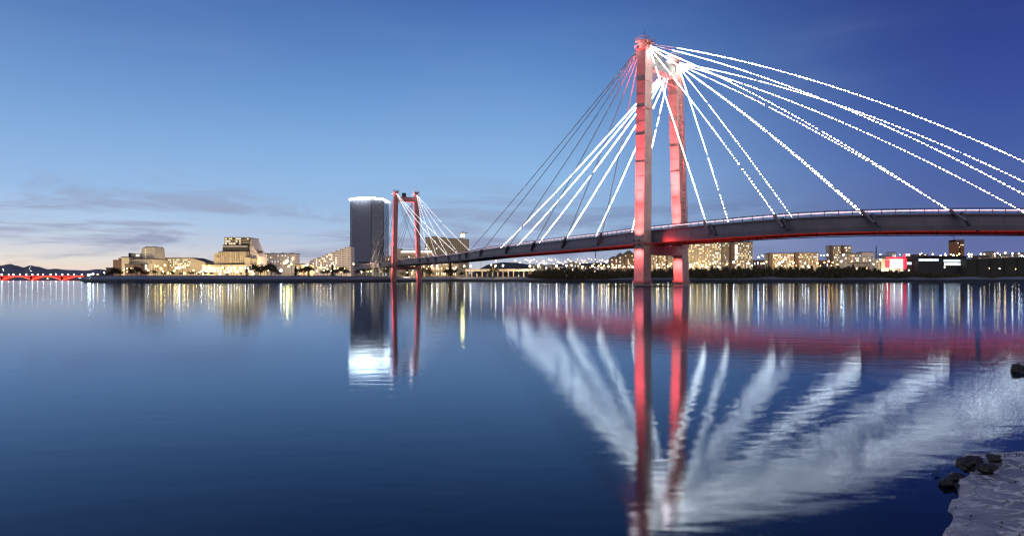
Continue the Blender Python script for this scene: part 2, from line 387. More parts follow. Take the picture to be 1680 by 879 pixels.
# railings
for s in (-.25, W-.15):
    mb = MB()
    for dz, r_ in ((0, .09), (-.62, .035), (-.95, .035)):
        mb.tube([(side(i, s).x, side(i, s).y, S[i][1]+dz) for i in range(len(S))], r_, 4)
    for i in range(0, len(S)):
        q = side(i, s); z = S[i][1]
        mb.box((q.x-.07, q.y-.07, z-1.2), (q.x+.07, q.y+.07, z))
    rl_ = mb.build('railing', M['rail'], bridge)
    off = .12 if s < 0 else -.12
    m2 = MB().tube([(side(i, s+off).x, side(i, s+off).y, S[i][1]-.42) for i in range(len(S))], .11, 5)
    m2.build('light_strip', M['strip'], rl_)
    gp = MB()
    for i in range(len(S)-1):                                 # mesh infill between the posts
        for k in range(1, 12):
            a, b_ = side(i, s), side(i+1, s); q = a.lerp(b_, k/12); z = S[i][1]+(S[i+1][1]-S[i][1])*k/12
            gp.box((q.x-.02, q.y-.02, z-1.1), (q.x+.02, q.y+.02, z-.05))
    gp.build('balusters', M['rail'], rl_)
# red glow tubes added to redden the water reflection, and the thin service pipe underneath
iend = min(range(len(S)), key=lambda i: abs(CX+F*side(i, 0).x/side(i, 0).y-775))
mb = MB()
for i in range(0, iend):
    for f0, f1 in ((.02, .40), (.52, .90)):                       # one added glow tube every metre and a half on the far girder's inner face
        q = side(i, 0); tn = (side(i+1, 0)-q).normalized(); vd = q.normalized(); cr_len = 14.2/max(.3, abs(tn.x*vd.y-tn.y*vd.x))
        zt = -5 + (S[i][1]-5-CH)/q.length*cr_len; zm = -5 + (S[i][1]-5+CH)/q.length*cr_len   # heights hidden by the near girder in direct view but seen in the water
        zz = zt + (zm-zt)*.62; rad_ = min(.26, (zm-zt)*.42)
        a, b_ = side(i, W-.7).lerp(side(i+1, W-.7), f0), side(i, W-.7).lerp(side(i+1, W-.7), f1); z = S[i][1]+zz
        mb.tube([(a.x, a.y, z), (b_.x, b_.y, z)], rad_ if i < iend-30 else rad_*(iend-i)/30+.02, 4)
tag(mb.build('added_underdeck_glow', M['red_fill'], bridge), kind='stuff')
mb = MB()
mb.tube([(side(i, 6).x, side(i, 6).y, S[i][1]-5.75) for i in range(len(S)-40)], .10, 4)
mb.tube([(side(i, 6).x, side(i, 6).y, S[i][1]-5.1) for i in range(len(S)-40)], .08, 4)
for i in range(0, len(S)-40):
    q = side(i, 6); mb.tube([(q.x, q.y, S[i][1]-5.8), (q.x, q.y, S[i][1]-3.0 if i % 5 == 0 else S[i][1]-5.1)], .06, 4)
mb.build('service_pipe', M['steel_dark'], bridge)

def v3(p, z): return Vector((p.x, p.y, z))
def tower(base_n, base_f, lean_n, lean_f, wal, wac, H, red, far=False):
    ac = (base_f-base_n).normalized(); al = Vector((ac.y, -ac.x))
    body = M['red_steel'] if red else M['concrete']
    tops = []
    for which, (b0, lean) in enumerate(((base_n, lean_n), (base_f, -lean_f))):
        t0 = b0 + ac*lean
        def sec(z, ex=0.0, grow=1.0):
            t = z/H; c = b0.lerp(t0, t); k = 1.06 - .10*t
            a = al*(wal/2*k*grow+ex); c_ = ac*(wac/2*k*grow+ex)
            return [v3(c-a-c_, z), v3(c+a-c_, z), v3(c+a+c_, z), v3(c-a+c_, z)]
        mb = MB(); Hs = [-1.5, 10, 20, 30, 40, 50, 60, H-3.4]
        rows = [s_ + [s_[0]] for s_ in (sec(z) for z in Hs)]
        mb.loft(rows); mb.add(sec(H-3.4), [(0,1,2,3)])
        # construction joints: thin projecting bands
        jb = mb; z = 4.0
        while z < H-5:
            if not (12.0 < z < 19.5):
                big = (z > 33 and int(z/4.1) % 2 == 0)
                ex = .12 if big else .035; hh = .20 if big else .08
                lo, hi = sec(z, ex), sec(z+hh, ex); jb.add(lo+hi, [(0,1,5,4),(1,2,6,5),(2,3,7,6),(3,0,4,7),(4,5,6,7),(3,2,1,0)])
            z += 4.1
        leg = mb.build('pylon_leg', body, bridge)
        for zc in (12.6, 1.2):
            lo, hi = sec(zc, .35), sec(zc+.7, .35)
            MB().add(lo+hi, [(0,1,5,4),(1,2,6,5),(2,3,7,6),(3,0,4,7),(4,5,6,7),(3,2,1,0)]).build('collar', M['red_steel'], leg)
        # saddle head on top
        hd = MB(); lo, hi = sec(H-3.35, .0), sec(H-2.9, .5); hd.add(lo+hi, [(0,1,5,4),(1,2,6,5),(2,3,7,6),(3,0,4,7),(4,5,6,7),(3,2,1,0)])
        lo, hi = sec(H-2.88, -.25), sec(H-.8, -.25); hd.add(lo+hi, [(0,1,5,4),(1,2,6,5),(2,3,7,6),(3,0,4,7),(4,5,6,7),(3,2,1,0)])
        lo, hi = sec(H-.78, .45), sec(H-.4, .45); hd.add(lo+hi, [(0,1,5,4),(1,2,6,5),(2,3,7,6),(3,0,4,7),(4,5,6,7),(3,2,1,0)])
        head = hd.build('saddle_head', M['red_steel'] if red or which == 0 else M['concrete'], leg)
        gr = MB()
        for zz, ex in ((H-2.3, .5), (H-1.7, .5), (H+.1, .4), (H+.7, .4)):
            q = sec(zz, ex); gr.tube(q + [q[0]], .06, 4)
        for zz, ex, h_ in ((H-2.9, .5, 1.2), (H-.4, .4, 1.1)):
            q = sec(zz, ex)
            for k in range(4):
                for t in (0, .33, .66):
                    c = q[k].lerp(q[(k+1)%4], t); gr.tube([c, c+Vector((0,0,h_))], .05, 4)
        gr.build('platform_railing', M['red_steel'] if which == 0 else M['cable'], leg)
        c = v3(t0, H)
        if which == 0 and not far: MB().tube([c+Vector((0,0,-.4)), c+Vector((0,0,3.2))], .07, 5).build('antenna', M['steel_dark'], leg)
        # floodlights: one over and one under the collar, off the outer face
        for zc, nm in ((13.6, 1), (12.3, -1)):
            cc = b0.lerp(t0, zc/H) - ac*(wac/2+1.6)
            fl = MB()
            for s in (-.8, .8):
                q = cc + al*s; fl.box((q.x-.35, q.y-.35, zc-.25), (q.x+.35, q.y+.35, zc+.25))
            q0 = cc + ac*1.9; fl.tube([v3(cc, zc-.1*nm), v3(q0, zc-.1*nm)], .12, 5)
            fl.build('floodlight', M['steel_dark'], leg)
        tops.append((t0, sec, leg))
    return ac, al, tops
acM, alM, topsM = tower(NB, FB, 1.5, 5.2, 3.0, 4.4, 74.0, False)
NB2 = Vector((-96.0, 544)); FB2 = NB2 + Vector((.90, .43)).normalized()*21.5
ac2, al2, tops2 = tower(NB2, FB2, 2.0, 2.6, 3.0, 3.4, 74.0, True, True)

def crossbeam(tops, base_n, base_f, lean_n, lean_f, ac, al, z0, z1, wid, m, H=74.0, name='crossbeam', inset=.0):
    zc = (z0+z1)/2; t = zc/H
    a = base_n + ac*(lean_n*t + 1.9 + inset); b_ = base_f - ac*(lean_f*t + 1.9 + inset)
    mb = MB(); vs = []
    for c in (a, b_):
        for s, z in ((-1, z0), (1, z0), (1, z1), (-1, z1)): vs.append(v3(c+al*s*wid/2, z))
    mb.add(vs, [(0,1,2,3), (7,6,5,4), (0,4,5,1), (1,5,6,2), (2,6,7,3), (3,7,4,0)])
    return mb.build(name, m, bridge), a, b_
xb, a, b_ = crossbeam(topsM, NB, FB, 1.5, 5.2, acM, alM, 66.6, 70.2, 2.6, M['grey_concrete'])
tr = MB()                                                        # trussed gallery under the top beam
for s in (-1.2, 1.2):
    for k in range(6):
        p0 = a.lerp(b_, k/6)+alM*s; p1 = a.lerp(b_, (k+1)/6)+alM*s
        tr.tube([v3(p0, 66.6), v3(p1, 63.8)], .12, 4); tr.tube([v3(p0, 63.8), v3(p1, 66.6)], .12, 4)
    tr.tube([v3(a+alM*s, 63.7), v3(b_+alM*s, 63.7)], .15, 4)
tr.build('gallery_truss', M['concrete'], xb)
mc = MB(); q = a.lerp(b_, .38); mc.box((q.x-1.3, q.y-1.3, 70.2), (q.x+1.3, q.y+1.3, 72.4)); mc.build('winch_cabin', M['grey_concrete'], xb)
xb2, *_ = crossbeam(topsM, NB, FB, 1.5, 5.2, acM, alM, 9.8, 12.6, 3.2, M['red_steel'])
xb3, a2, b2 = crossbeam(tops2, NB2, FB2, 2.0, 2.6, ac2, al2, 65.6, 69.4, 2.4, M['red_steel'], inset=-.3)
mc = MB(); q = a2.lerp(b2, .38); mc.box((q.x-1.6, q.y-1.4, 69.4), (q.x+1.6, q.y+1.4, 72.6)); mc.build('winch_cabin', M['steel_dark'], xb3)
crossbeam(tops2, NB2, FB2, 2.0, 2.6, ac2, al2, 10.2, 12.8, 3.0, M['red_steel'], inset=-.3)

# climbing cage on the right face of the far leg
leg = topsM[1][2]; sec = topsM[1][1]; lb = MB()
zs = [19 + .95*k for k in range(52)]
for z in zs:
    q = sec(z, .05); m_ = q[1].lerp(q[2], .5); u = (q[2]-q[1]).normalized()
    outv = v3(alM, 0)*.9
    A, B = m_-u*.9, m_+u*.9
    lb.tube([A, A+outv, B+outv, B], .07, 4)
for k in (-.9, 0, .9):
    lb.tube([(lambda q: q[1].lerp(q[2], .5)+(q[2]-q[1]).normalized()*k+v3(alM, 0)*.9)(sec(z, .05)) for z in zs], .07, 4)
lb.build('climbing_cage', M['red_steel'], leg)

# real floodlights of the pylons (red)
def spot(name, loc, tgt, power, ang, col=(1, .13, .13), blend=.6, size=.3):
    d = bpy.data.lights.new(name, 'SPOT'); d.energy = power; d.spot_size = R(ang); d.spot_blend = blend; d.color = col; d.shadow_soft_size = size
    o = bpy.data.objects.new(name, d); COL.objects.link(o); o.location = loc; o.parent = bridge
    o.rotation_euler = (Vector(tgt)-Vector(loc)).to_track_quat('-Z', 'Y').to_euler()
    return o
def light_leg(b0, t0, ac, wac, H, p, zu=14.2, zd=12.0, od=2.6):
    c = lambda z, o: v3(b0.lerp(t0, z/H) - ac*(wac/2+o), z)
    spot('floodlight_lamp', c(zu, 2.6), c(zu+7, .0), 5000*p, 100, (1, .30, .27), 1)
    spot('floodlight_lamp', c(zu, 3.2), c(zu+24, .0), 50000*p, 60, (1, .13, .13), 1)
    spot('floodlight_lamp', c(zu, 3.9), c(72, .0), 620000*p, 34, (1, .13, .135), 1)
    spot('floodlight_lamp', c(zd, od), c(4, .0), 7000*p, 120, (1, .19, .18), 1)
light_leg(NB, topsM[0][0], acM, 4.4, 74, 1.0)
light_leg(FB, topsM[1][0], acM, 4.4, 74, 1.15, 18.4, 8.6, 3.6)
light_leg(NB2, tops2[0][0], ac2, 3.4, 74, 1.3)
light_leg(FB2, tops2[1][0], ac2, 3.4, 74, 1.3, 19.0, 9.0, 3.2)
# red wash under the deck beside the pylon, and small white floods at the heads
mid = (NB+FB)/2
for s, pw in ((-9, 5000), (9, 5000)):
    q = mid + alM*s*.2 - acM*6
    spot('underdeck_flood', v3(q, 10.5), v3(mid + alM*s*3, 15), pw*.5, 130, (1, .05, .04), 1)
spot('underdeck_flood', v3(NB + alM*4 - acM*1, 12.2), v3(NB+alM*20+acM*3, 15.5), 3500, 110, (1, .05, .04), 1)
spot('underdeck_flood', v3(NB - alM*4 - acM*1, 12.2), v3(NB-alM*20+acM*3, 15.5), 3500, 110, (1, .05, .04), 1)
for tops, k, pw in ((topsM, 1, 1500), (topsM, 0, 500), (tops2, 0, 700), (tops2, 1, 700)):
    t0 = tops[k][0]; ac_ = acM if tops is topsM else ac2; al_ = alM if tops is topsM else al2
    p = v3(t0 - ac_*3.2 - al_*.5, 71.5)
    MB().box((p.x-.3, p.y-.3, p.z-.25), (p.x+.3, p.y+.3, p.z+.25)).build('head_floodlight', M['neon_white'] if (k or tops is tops2) else M['steel_dark'], tops[k][2])
    d = bpy.data.lights.new('head_lamp', 'POINT'); d.energy = pw*1.3; d.color = (1, .70, .62); d.shadow_soft_size = 1.1
    o = bpy.data.objects.new('head_lamp', d); COL.objects.link(o); o.location = p + v3(-al_*1.0-ac_*.4, .8) ; o.parent = bridge

# --- stay cables ---
def edge_at(xp, s):                                              # deck station whose edge (offset s) stands at photo column xp
    best = None
    for i in range(len(S)-1):
        a, b_ = side(i, s), side(i+1, s)
        xa, xb_ = CX+F*a.x/a.y, CX+F*b_.x/b_.y
        if (xa-xp)*(xb_-xp) <= 0:
            t = (xp-xa)/(xb_-xa+1e-9); return a.lerp(b_, t), S[i][1]+(S[i+1][1]-S[i][1])*t, i
    raise ValueError(xp)
rbead = random.Random(21)
def cable(top, xp, s, sag, rad, beads, spacing, br, lit0=0.0, led='led', bracket=True, drop=1.3):
    q, z, i = edge_at(xp, s)
    end = v3(q, z - drop)
    n_ = 28; pts = []
    for k in range(n_+1):
        t = k/n_; p = top.lerp(end, t); p.z -= 4*t*(1-t)*sag*(top-end).length; pts.append(p)
    c = MB().tube(pts, rad, 6).build('stay_cable', M['cable'], bridge)
    if beads:
        mb = MB(); Ltot = sum((b_-a).length for a, b_ in zip(pts, pts[1:])); d = Ltot*lit0; nb_ = int((Ltot-d)/spacing)
        dv = (pts[-1]-pts[0]).normalized(); uu = dv.cross(Vector((0,0,1))).normalized(); qq = uu.cross(dv); vs = []; fs = []
        for j in range(nb_):                                     # a wire that swells into a bulb every metre: one connected string
            u = (d + (j+.5)*spacing)/Ltot*n_; k = min(int(u), n_-1); p = pts[k].lerp(pts[k+1], u-k) - Vector((0, 0, .02))
            bj = br*(rbead.uniform(.8, 1.15) if rbead.random() > .025 else .4)
            for o_, r0 in ((-spacing*.38, br*.38), (0, bj), (spacing*.38, br*.38)):
                vs += [p + dv*o_ + (uu*math.cos(a_)+qq*math.sin(a_))*r0 for a_ in (0.8, 2.37, 3.94, 5.51)]
        nr = nb_*3
        fs = [(i_*4+k, i_*4+(k+1)%4, (i_+1)*4+(k+1)%4, (i_+1)*4+k) for i_ in range(nr-1) for k in range(4)]
        mb.add(vs, fs)
        mb.build('light_string', M[led], c)
    if bracket:
        d3 = (pts[-1]-pts[-2]).normalized(); h_ = Vector((d3.x, d3.y, 0)).normalized()
        o_ = -1 if s < 5 else 1
        nv = SGN*nrm(i)*o_; base = end + Vector((nv.x, nv.y, 0))*.55
        MB().tube([base - d3*1.4, base + d3*2.6], .42, 6).build('anchor_bracket', M['deck'], bridge)
        MB().tube([end + Vector((nv.x,nv.y,0))*.2 + h_*1.2 + Vector((0,0,.2)), end + Vector((nv.x,nv.y,0))*.2 + h_*3.0 + Vector((0,0,-2.8))], .45, 4).build('anchor_rib', M['deck_dark'], bridge)
    return c
nt_ = lambda dz, al=0: v3(topsM[0][0]+alM*al, 72.6+dz)
ft_ = lambda dz, al=0: v3(topsM[1][0]+alM*al, 71.6+dz)
nearR = [(1160, -.004), (1277, -.013), (1420, -.024), (1565, -.028), (1740, -.040), (1862, -.048)]
farR = [(1199, -.004), (1307, -.010), (1426, -.018), (1583, -.023), (1706, -.034), (1812, -.044)]
for k, (xp, sg) in enumerate(nearR): cable(nt_(-1.6+.35*k, 1.7), xp, -.3, sg, .07, True, 1.05, .125, lit0=(.07 if k >= 4 else .0))
for k, (xp, sg) in enumerate(farR): cable(ft_(-1.6+.35*k, 1.7), xp, W+.3, sg, .07, True, 1.05, .115)
nearL = [(767, .004), (791, .004), (834, .004), (877, .004), (928, .010), (987, .008)]
farL = [(812, .010), (841, .010), (877, .008), (922, .006), (973, .012), (1034, .008)]
for k, (xp, sg) in enumerate(nearL): cable(nt_(-1.6+.3*(5-k), -1.7), xp, -.3, sg, .15, True, 1.25, .12, led='glow_pink')  # pink strings added on the unlit outer cables too, to tint them
for k, (xp, sg) in enumerate(farL): cable(ft_(-1.6+.3*(5-k), -1.7), xp, W+.3, sg, .07, True, 1.05, .115)
n2 = lambda dz, al=0: v3(tops2[0][0]+al2*al, 71.8+dz)
f2 = lambda dz, al=0: v3(tops2[1][0]+al2*al, 71.8+dz)
for k, xp in enumerate((687, 700, 713, 734, 752)): cable(n2(.3*k-1, 1.5), xp, -.3, .010, .08 if k > 1 else .2, k > 1, 1.6, .17, led='led_far', bracket=True)
for k, xp in enumerate((704, 718, 737, 757, 780)): cable(f2(.3*k-1, 1.5), xp, W+.3, .010, .06, True, 2.2, .13, led='led_far', bracket=False)
for k, xp in enumerate((641, 633, 624, 616, 607)): cable(n2(.3*k-1, -1.5), xp, -.3, .010, .18, k == 0, 2.2, .12, led='glow_pink', bracket=k > 1)
for k, xp in enumerate((650, 643, 635, 628, 620)): cable(f2(.3*k-1, -1.5), xp, W+.3, .010, .16, False, 2.2, .12, bracket=False)
# approach piers on the left bank
for xp in (574, 580, 587, 596, 607, 618):
    _, z, i = edge_at(xp, 0)
    for sd in (2.5, W-2.5):
        q = side(i, sd); MB().tube([v3(q, 1.5), v3(q, z-4.2)], .75, 8).build('pier_column', M['pier'], bridge)
    a, b_ = side(i, .8), side(i, W-.8); MB().tube([v3(a, z-3.9), v3(b_, z-3.9)], .6, 4).build('pier_cap', M['pier'], bridge)

boom = empty('floating_boom', v3(NB, 0), math.atan2(-.05, 1), 'low dark floating boom lying on the water around the foot of the near pylon leg', 'boom')
for x0, x1 in ((-10.5, -2.6), (-2.4, 2.6), (2.8, 8)):
    mb = MB(); mb.box((x0, -3.9, -.1), (x1, -3.1, .32)); mb.build('float', M['steel_dark'], boom)
mb = MB()
for k in range(18): mb.octa((-10 + k*1.05, -3.5, .38), .16)
mb.build('buoys', M['steel_dark'], boom)

# ------------------------------------------------------------------ buildings
def face(root_loc): return root_loc
class Bld:
    """a building placed at photo column x0..x1 and distance D; local x runs right, y away, z up from the ground"""
    def __init__(s, name, x0, x1, D, label, cat='building', rz=0.0, base=4.6, group=None):
        s.D = D; s.base = base; s.k = D / F; s.cx = (x0+x1)/2
        s.root = empty(name, px(s.cx, D, base), rz, label, cat, group)
        s.nwin = 0
    def X(s, x): return (x - s.cx) * s.k
    def Z(s, y): return zat(y, s.D) - s.base
    def box(s, nm, x0, x1, y0, y1, m, y_off=0.0, dep=14.0, parent=None):
        z0 = s.Z(y1) if y1 is not None else -.6
        mb = MB().box((s.X(x0), y_off, z0), (s.X(x1), y_off+dep, s.Z(y0)))
        return mb.build(nm, M[m], parent or s.root)
    def roof(s, x0, x1, y0, y_off=0.0, dep=14.0, m='roof', parent=None, h=.7, ov=.3):
        z = s.Z(y0)
        return MB().box((s.X(x0)-ov, y_off-ov, z+.002), (s.X(x1)+ov, y_off+dep+ov, z+h)).build('roof', M[m], parent or s.root)
    def windows(s, x0, x1, y0, y1, rows, cols, lit=.35, y_off=0.0, w=.55, h=.5, mats=('win_warm','win_white','win_warm'), keep=1.0, nm='window', dark='win_dark', frame=False, wall=None):
        X0, X1, Z0, Z1 = s.X(x0), s.X(x1), s.Z(y1) if y1 else 1.0, s.Z(y0)
        dx = (X1-X0)/cols; dz = (Z1-Z0)/rows; ww, hh = dx*w, dz*h
        shared = {}
        cells = [(r, c) for r in range(rows) for c in range(cols)]
        litset = {rc for rc in cells if random.random() < lit}
        order = [rc for rc in cells if rc in litset] + [rc for rc in cells if rc not in litset]
        rest = MB()
        for i, (r, c) in enumerate(order):
            if random.random() > keep: continue
            x = X0+dx*(c+.5); z = Z0+dz*(r+.5)
            if s.nwin >= 98:
                rest.box((x-ww/2, y_off-.06, z-hh/2), (x+ww/2, y_off+.1, z+hh/2)); continue
            mk = random.choice(mats) if (r, c) in litset else dark
            if mk not in shared:
                shared[mk] = MB().box((-ww/2, -.06, -hh/2), (ww/2, .1, hh/2)).mesh(nm, M[mk])
            link(nm, shared[mk], s.root, (x, y_off, z)); s.nwin += 1
        if rest.v: tag(rest.build(nm, M[dark], s.root), kind='stuff')
    def balconies(s, x0, x1, y0, y1, rows, cols, m='pinkish', y_off=0.0, w=.8):
        X0, X1, Z0, Z1 = s.X(x0), s.X(x1), s.Z(y1), s.Z(y0); dx = (X1-X0)/cols; dz = (Z1-Z0)/rows
        me = MB().box((-dx*w/2, -1.2, 0), (dx*w/2, -.02, .15)).box((-dx*w/2, -1.2, .152), (dx*w/2, -1.08, 1.1)).mesh('balcony', M[m])
        for r in range(rows):
            for c in range(cols): link('balcony', me, s.root, (X0+dx*(c+.5), y_off, Z0+dz*(r+.1)))

# --- left bank ---
b = Bld('concert_hall', 167, 246, 545, 'theatre of dark and cream blocks with stage tower, leftmost on the left bank', 'theatre')
b.box('low_wing', 167, 186, 440, None, 'darkwall', 6, 20); b.roof(167, 186, 440, 6, 20)
b.box('dark_wing', 185.5, 200, 426, None, 'brown', 0, 30); b.box('dark_wing', 193.5, 200.5, 423, None, 'brown', 1, 30)
b.box('cream_wing', 200.6, 213, 422.5, None, 'cream', -1, 30); b.roof(200.6, 213, 422.5, -1, 30)
b.box('foyer', 213.1, 246, 425, None, 'cream', 3, 25); b.roof(213.1, 246, 425, 3, 25)
b.box('porch', 212, 238, 434.5, None, 'brown', -6, 8.9); b.roof(212, 238, 434.5, -6, 8.9)
tw = MB().profile([(b.X(223.2), b.Z(425)), (b.X(246.5), b.Z(425)), (b.X(244.3), b.Z(404.5)), (b.X(228), b.Z(404.5)), (b.X(223.2), b.Z(407.5))], 8, 24).build('stage_tower', M['grey'], b.root)
MB().box((b.X(228), 8.5, b.Z(404.5)+.01), (b.X(243.5), 23, b.Z(403.4))).build('tower_cap', M['roof'], tw)
b.box('side_block', 207.5, 222.9, 415, 422.4, 'grey', 6, 15); b.box('side_block', 205, 208, 414.5, 422.4, 'darkwall', 5, 14)
b.box('lit_sign', 217, 222, 417, 419.5, 'neon_white', 5.4, .5)
b.box('lit_banner', 238.4, 241, 434, 442, 'neon_white', -.5, .6)
b.windows(228, 232, 407, 423, 4, 1, 1, 7.9, w=.35, h=.25)
b.windows(203, 212, 440, 450, 2, 3, 1, -1.1, w=.4, h=.4)
b.windows(214, 237, 438, 449, 2, 7, .4, -6.1, w=.4, h=.5)

b = Bld('riverside_hall', 246, 338, 575, 'long tan hall with many small lit windows and a roof sloping down to the right', 'building')
mb = MB().profile([(b.X(246.5), -.5), (b.X(337), -.5), (b.X(337), b.Z(430.5)), (b.X(314.5), b.Z(423)), (b.X(246.5), b.Z(423))], 0, 22)
mb.build('wall', M['beige'], b.root)
MB().profile([(b.X(246.2), b.Z(423)+.01), (b.X(246.2), b.Z(422.3)), (b.X(314.7), b.Z(422.3)), (b.X(337.5), b.Z(429.9)), (b.X(337.2), b.Z(430.5)+.01), (b.X(314.5), b.Z(423)+.01)], -.4, 22.4).build('roof', M['roof'], b.root)
b.windows(249, 313, 425, 440, 5, 24, .45, 0, w=.45, h=.4, mats=('win_white', 'win_warm'))

b = Bld('opera_house', 336, 420, 560, 'big opera house with ribbed block, glazed upper storeys and bright arcade at its foot', 'opera house')
main = b.box('ribbed_block', 360, 405, 412.5, 434, 'tan', 0, 30)
for k in range(16):
    x = 361 + k*2.87; b.box('rib', x, x+.9, 413, 432, 'cream' if k in (1, 6, 9, 12) else 'beige', -.9, .9, main)
b.box('cornice', 361, 402, 431.8, 433.2, 'darkwall', -1.2, 1.1, main)
b.box('dark_band', 363.5, 405.5, 401.5, 411.9, 'darkwall', 2, 26)
b.box('sloped_louvre', 364, 405, 403, 405, 'grey', .9, 1)
up = b.box('glazed_storeys', 365, 405.3, 388.6, 401.4, 'tan', 4, 22)
for k in range(4): b.box('floor_band', 364.6, 405.6, 388.8+3.4*k, 389.6+3.4*k, 'darkwall', 3.4, .55, up)
b.windows(366, 392, 389.6, 401.4, 3, 9, .75, 3.96, w=.8, h=.55, mats=('win_white', 'win_warm', 'win_warm'), dark='win_dark')
b.windows(393, 405, 389.6, 401.4, 3, 4, .1, 3.96, w=.7, h=.55)
sl = MB().profile([(b.X(405.5), b.Z(434)), (b.X(420.5), b.Z(434)), (b.X(421), b.Z(420)), (b.X(414.5), b.Z(409)), (b.X(406), b.Z(390))], 5, 24).build('sloped_flank', M['pinkish'], b.root)
for k in range(9):
    y = 393 + k*3.2; x1 = 406+(y-390)*.52; b.box('flank_band', 405.8, x1, y, y+.5, 'brown', 4.6, .3, sl)
sl = MB().profile([(b.X(360), b.Z(412)), (b.X(364.8), b.Z(412)), (b.X(364.8), b.Z(391))], 6, 20).build('sloped_flank', M['pinkish'], b.root)
b.box('step_wing', 347.5, 359.8, 415, 434, 'tan', 4, 20); b.box('step_wing', 350.5, 359.9, 421.5, 434, 'beige', 1, 2.9)
b.box('step_wing', 353.5, 360.2, 411.5, 414.9, 'brown', 6, 14); b.box('step_wing', 341, 350, 430, 434, 'darkwall', 2, 15)
b.box('right_wing', 402.5, 411.5, 422, 434, 'beige', -1, 5.9); b.box('right_wing', 411.6, 420.5, 424, 434, 'tan', 0, 4.9)
b.box('roof_plant', 416, 421.5, 410.8, 414.2, 'darkwall', 7, 6)
ar = b.box('arcade_wall', 336, 421, 434.2, None, 'cream', -4, 34)
b.windows(337, 420, 437.5, 447, 2, 30, .85, -4.02, w=.62, h=.62, mats=('win_white', 'win_warm', 'win_white'))
for k in range(16):
    x = 337.5 + k*5.45; b.box('column', x, x+.9, 436, None, 'cream', -6.5, .9, ar)
b.box('canopy', 336.4, 420.6, 434.6, 435.9, 'beige', -6.8, 2.8, ar)

def slab(x0, x1, y0, D, wallm, label, rows, cols, lit, base=4.6, dep=14, rz=0, stairs=(), plant=1, name='apartment_block', cat='apartment block', group=None, mats=('win_warm','win_white','win_dim','win_warm','win_cool','win_dim'), y1=None, w=.5, h=.45, parapet='roof'):
    b = Bld(name, x0, x1, D, label, cat, rz, base, group)
    b.box('wall', x0, x1, y0, None, wallm, 0, dep); b.roof(x0, x1, y0, 0, dep, m=parapet)
    for k in range(plant):
        xx = x0 + (x1-x0)*(k+.5)/plant; ww = min(2.2, (x1-x0)*.12)
        b.box('roof_plant', xx-ww, xx+ww, y0-2.0, y0-.75, 'darkwall', 4, 5)
    for (sx0, sx1) in stairs: b.box('stair_tower', sx0, sx1, y0-1.2, None, 'brown', -1.4, 3)
    b.windows(x0+.6, x1-.6, y0+1, y1, rows, cols, lit, 0, w=w, h=h, mats=mats)
    return b
slab(421, 484, 416.5, 640, 'pinkish', 'long pale block with three dark roof boxes beside the opera house', 6, 26, .28, plant=4, y1=437)
slab(484, 507, 434, 600, 'tan', 'low tan building between the pale block and the stepped hotel', 2, 9, .5, plant=1)
# stepped hotel
b = Bld('stepped_hotel', 508, 576, 680, 'white stepped hotel rising like a staircase to the right beside the dark tower', 'hotel')
for k in range(9):
    x0 = 508 + k*7.5; y0 = 426.5 - k*2.75; 
    b.box('step_block', x0, x0+7.45, y0, None, 'pinkish', -k*.02, 16)
    b.box('roof_plant', x0+3.6, x0+6.2, y0-1.7, y0-.05, 'darkwall', 4, 5)
    r = max(2, int((441-y0)/3.6)); b.windows(x0+.4, x0+7, y0+.8, 441, r, 3, .35, -k*.02, w=.6, h=.5, mats=('win_white', 'win_warm', 'win_white'))
# dark glass tower
gm = bpy.data.materials.new('tower glass'); gm.use_nodes = True
n, l = gm.node_tree.nodes, gm.node_tree.links; bb = n['Principled BSDF']
tcx = n.new('ShaderNodeTexCoord'); sp = n.new('ShaderNodeSeparateXYZ'); l.new(tcx.outputs['Object'], sp.inputs[0])
def mth(op, a, b_=None):
    q = n.new('ShaderNodeMath'); q.operation = op
    for i, v in enumerate((a, b_)):
        if v is None: continue
        if isinstance(v, (int, float)): q.inputs[i].default_value = v
        else: l.new(v, q.inputs[i])
    return q.outputs[0]
fl = mth('LESS_THAN', mth('FRACT', mth('DIVIDE', sp.outputs[2], 3.6)), .22)
nz = n.new('ShaderNodeTexNoise'); l.new(tcx.outputs['Object'], nz.inputs[0]); nz.inputs['Scale'].default_value = .12
mx = n.new('ShaderNodeMix'); mx.data_type = 'RGBA'; l.new(fl, mx.inputs[0]); mx.inputs[6].default_value = (.125, .14, .20, 1); mx.inputs[7].default_value = (.155, .17, .23, 1)
l.new(mx.outputs[2], bb.inputs['Base Color']); bb.inputs['Metallic'].default_value = .45
rg = mth('ADD', mth('MULTIPLY', nz.outputs['Fac'], .25), .12); l.new(rg, bb.inputs['Roughness'])
D = 900; b = Bld('glass_tower', 573, 629, D, 'tall dark glass office tower with a glowing white crown', 'skyscraper')
k = D/F; poly = [(b.X(573), 6), (b.X(576.5), 1.2), (b.X(611), -6), (b.X(628.6), 5), (b.X(628.6), 42), (b.X(573), 42)]
zt = b.Z(327)
body = MB().prism(poly, -1, zt).build('glass_body', gm, b.root)
cr_ = [(b.X(571.2), 5), (b.X(574.8), -1), (b.X(592), -6.5), (b.X(606), -9), (b.X(611.6), -8.6), (b.X(630.4), 4), (b.X(630.4), 44), (b.X(571.2), 44)]
n_ = len(cr_); top = []
for (x, y) in cr_:
    t = max(0, 1 - abs(x-b.X(603))/(34*k)); top.append((x, y, zt + .4 + (t**.7)*1.9))
bot = [(x*.99, y, z-.9) for (x, y, z) in top]
MB().add(bot+top, [(i, (i+1)%n_, n_+(i+1)%n_, n_+i) for i in range(n_)] + [tuple(range(n_, 2*n_)), tuple(range(n_-1, -1, -1))]).build('crown_light', M['crown'], b.root)
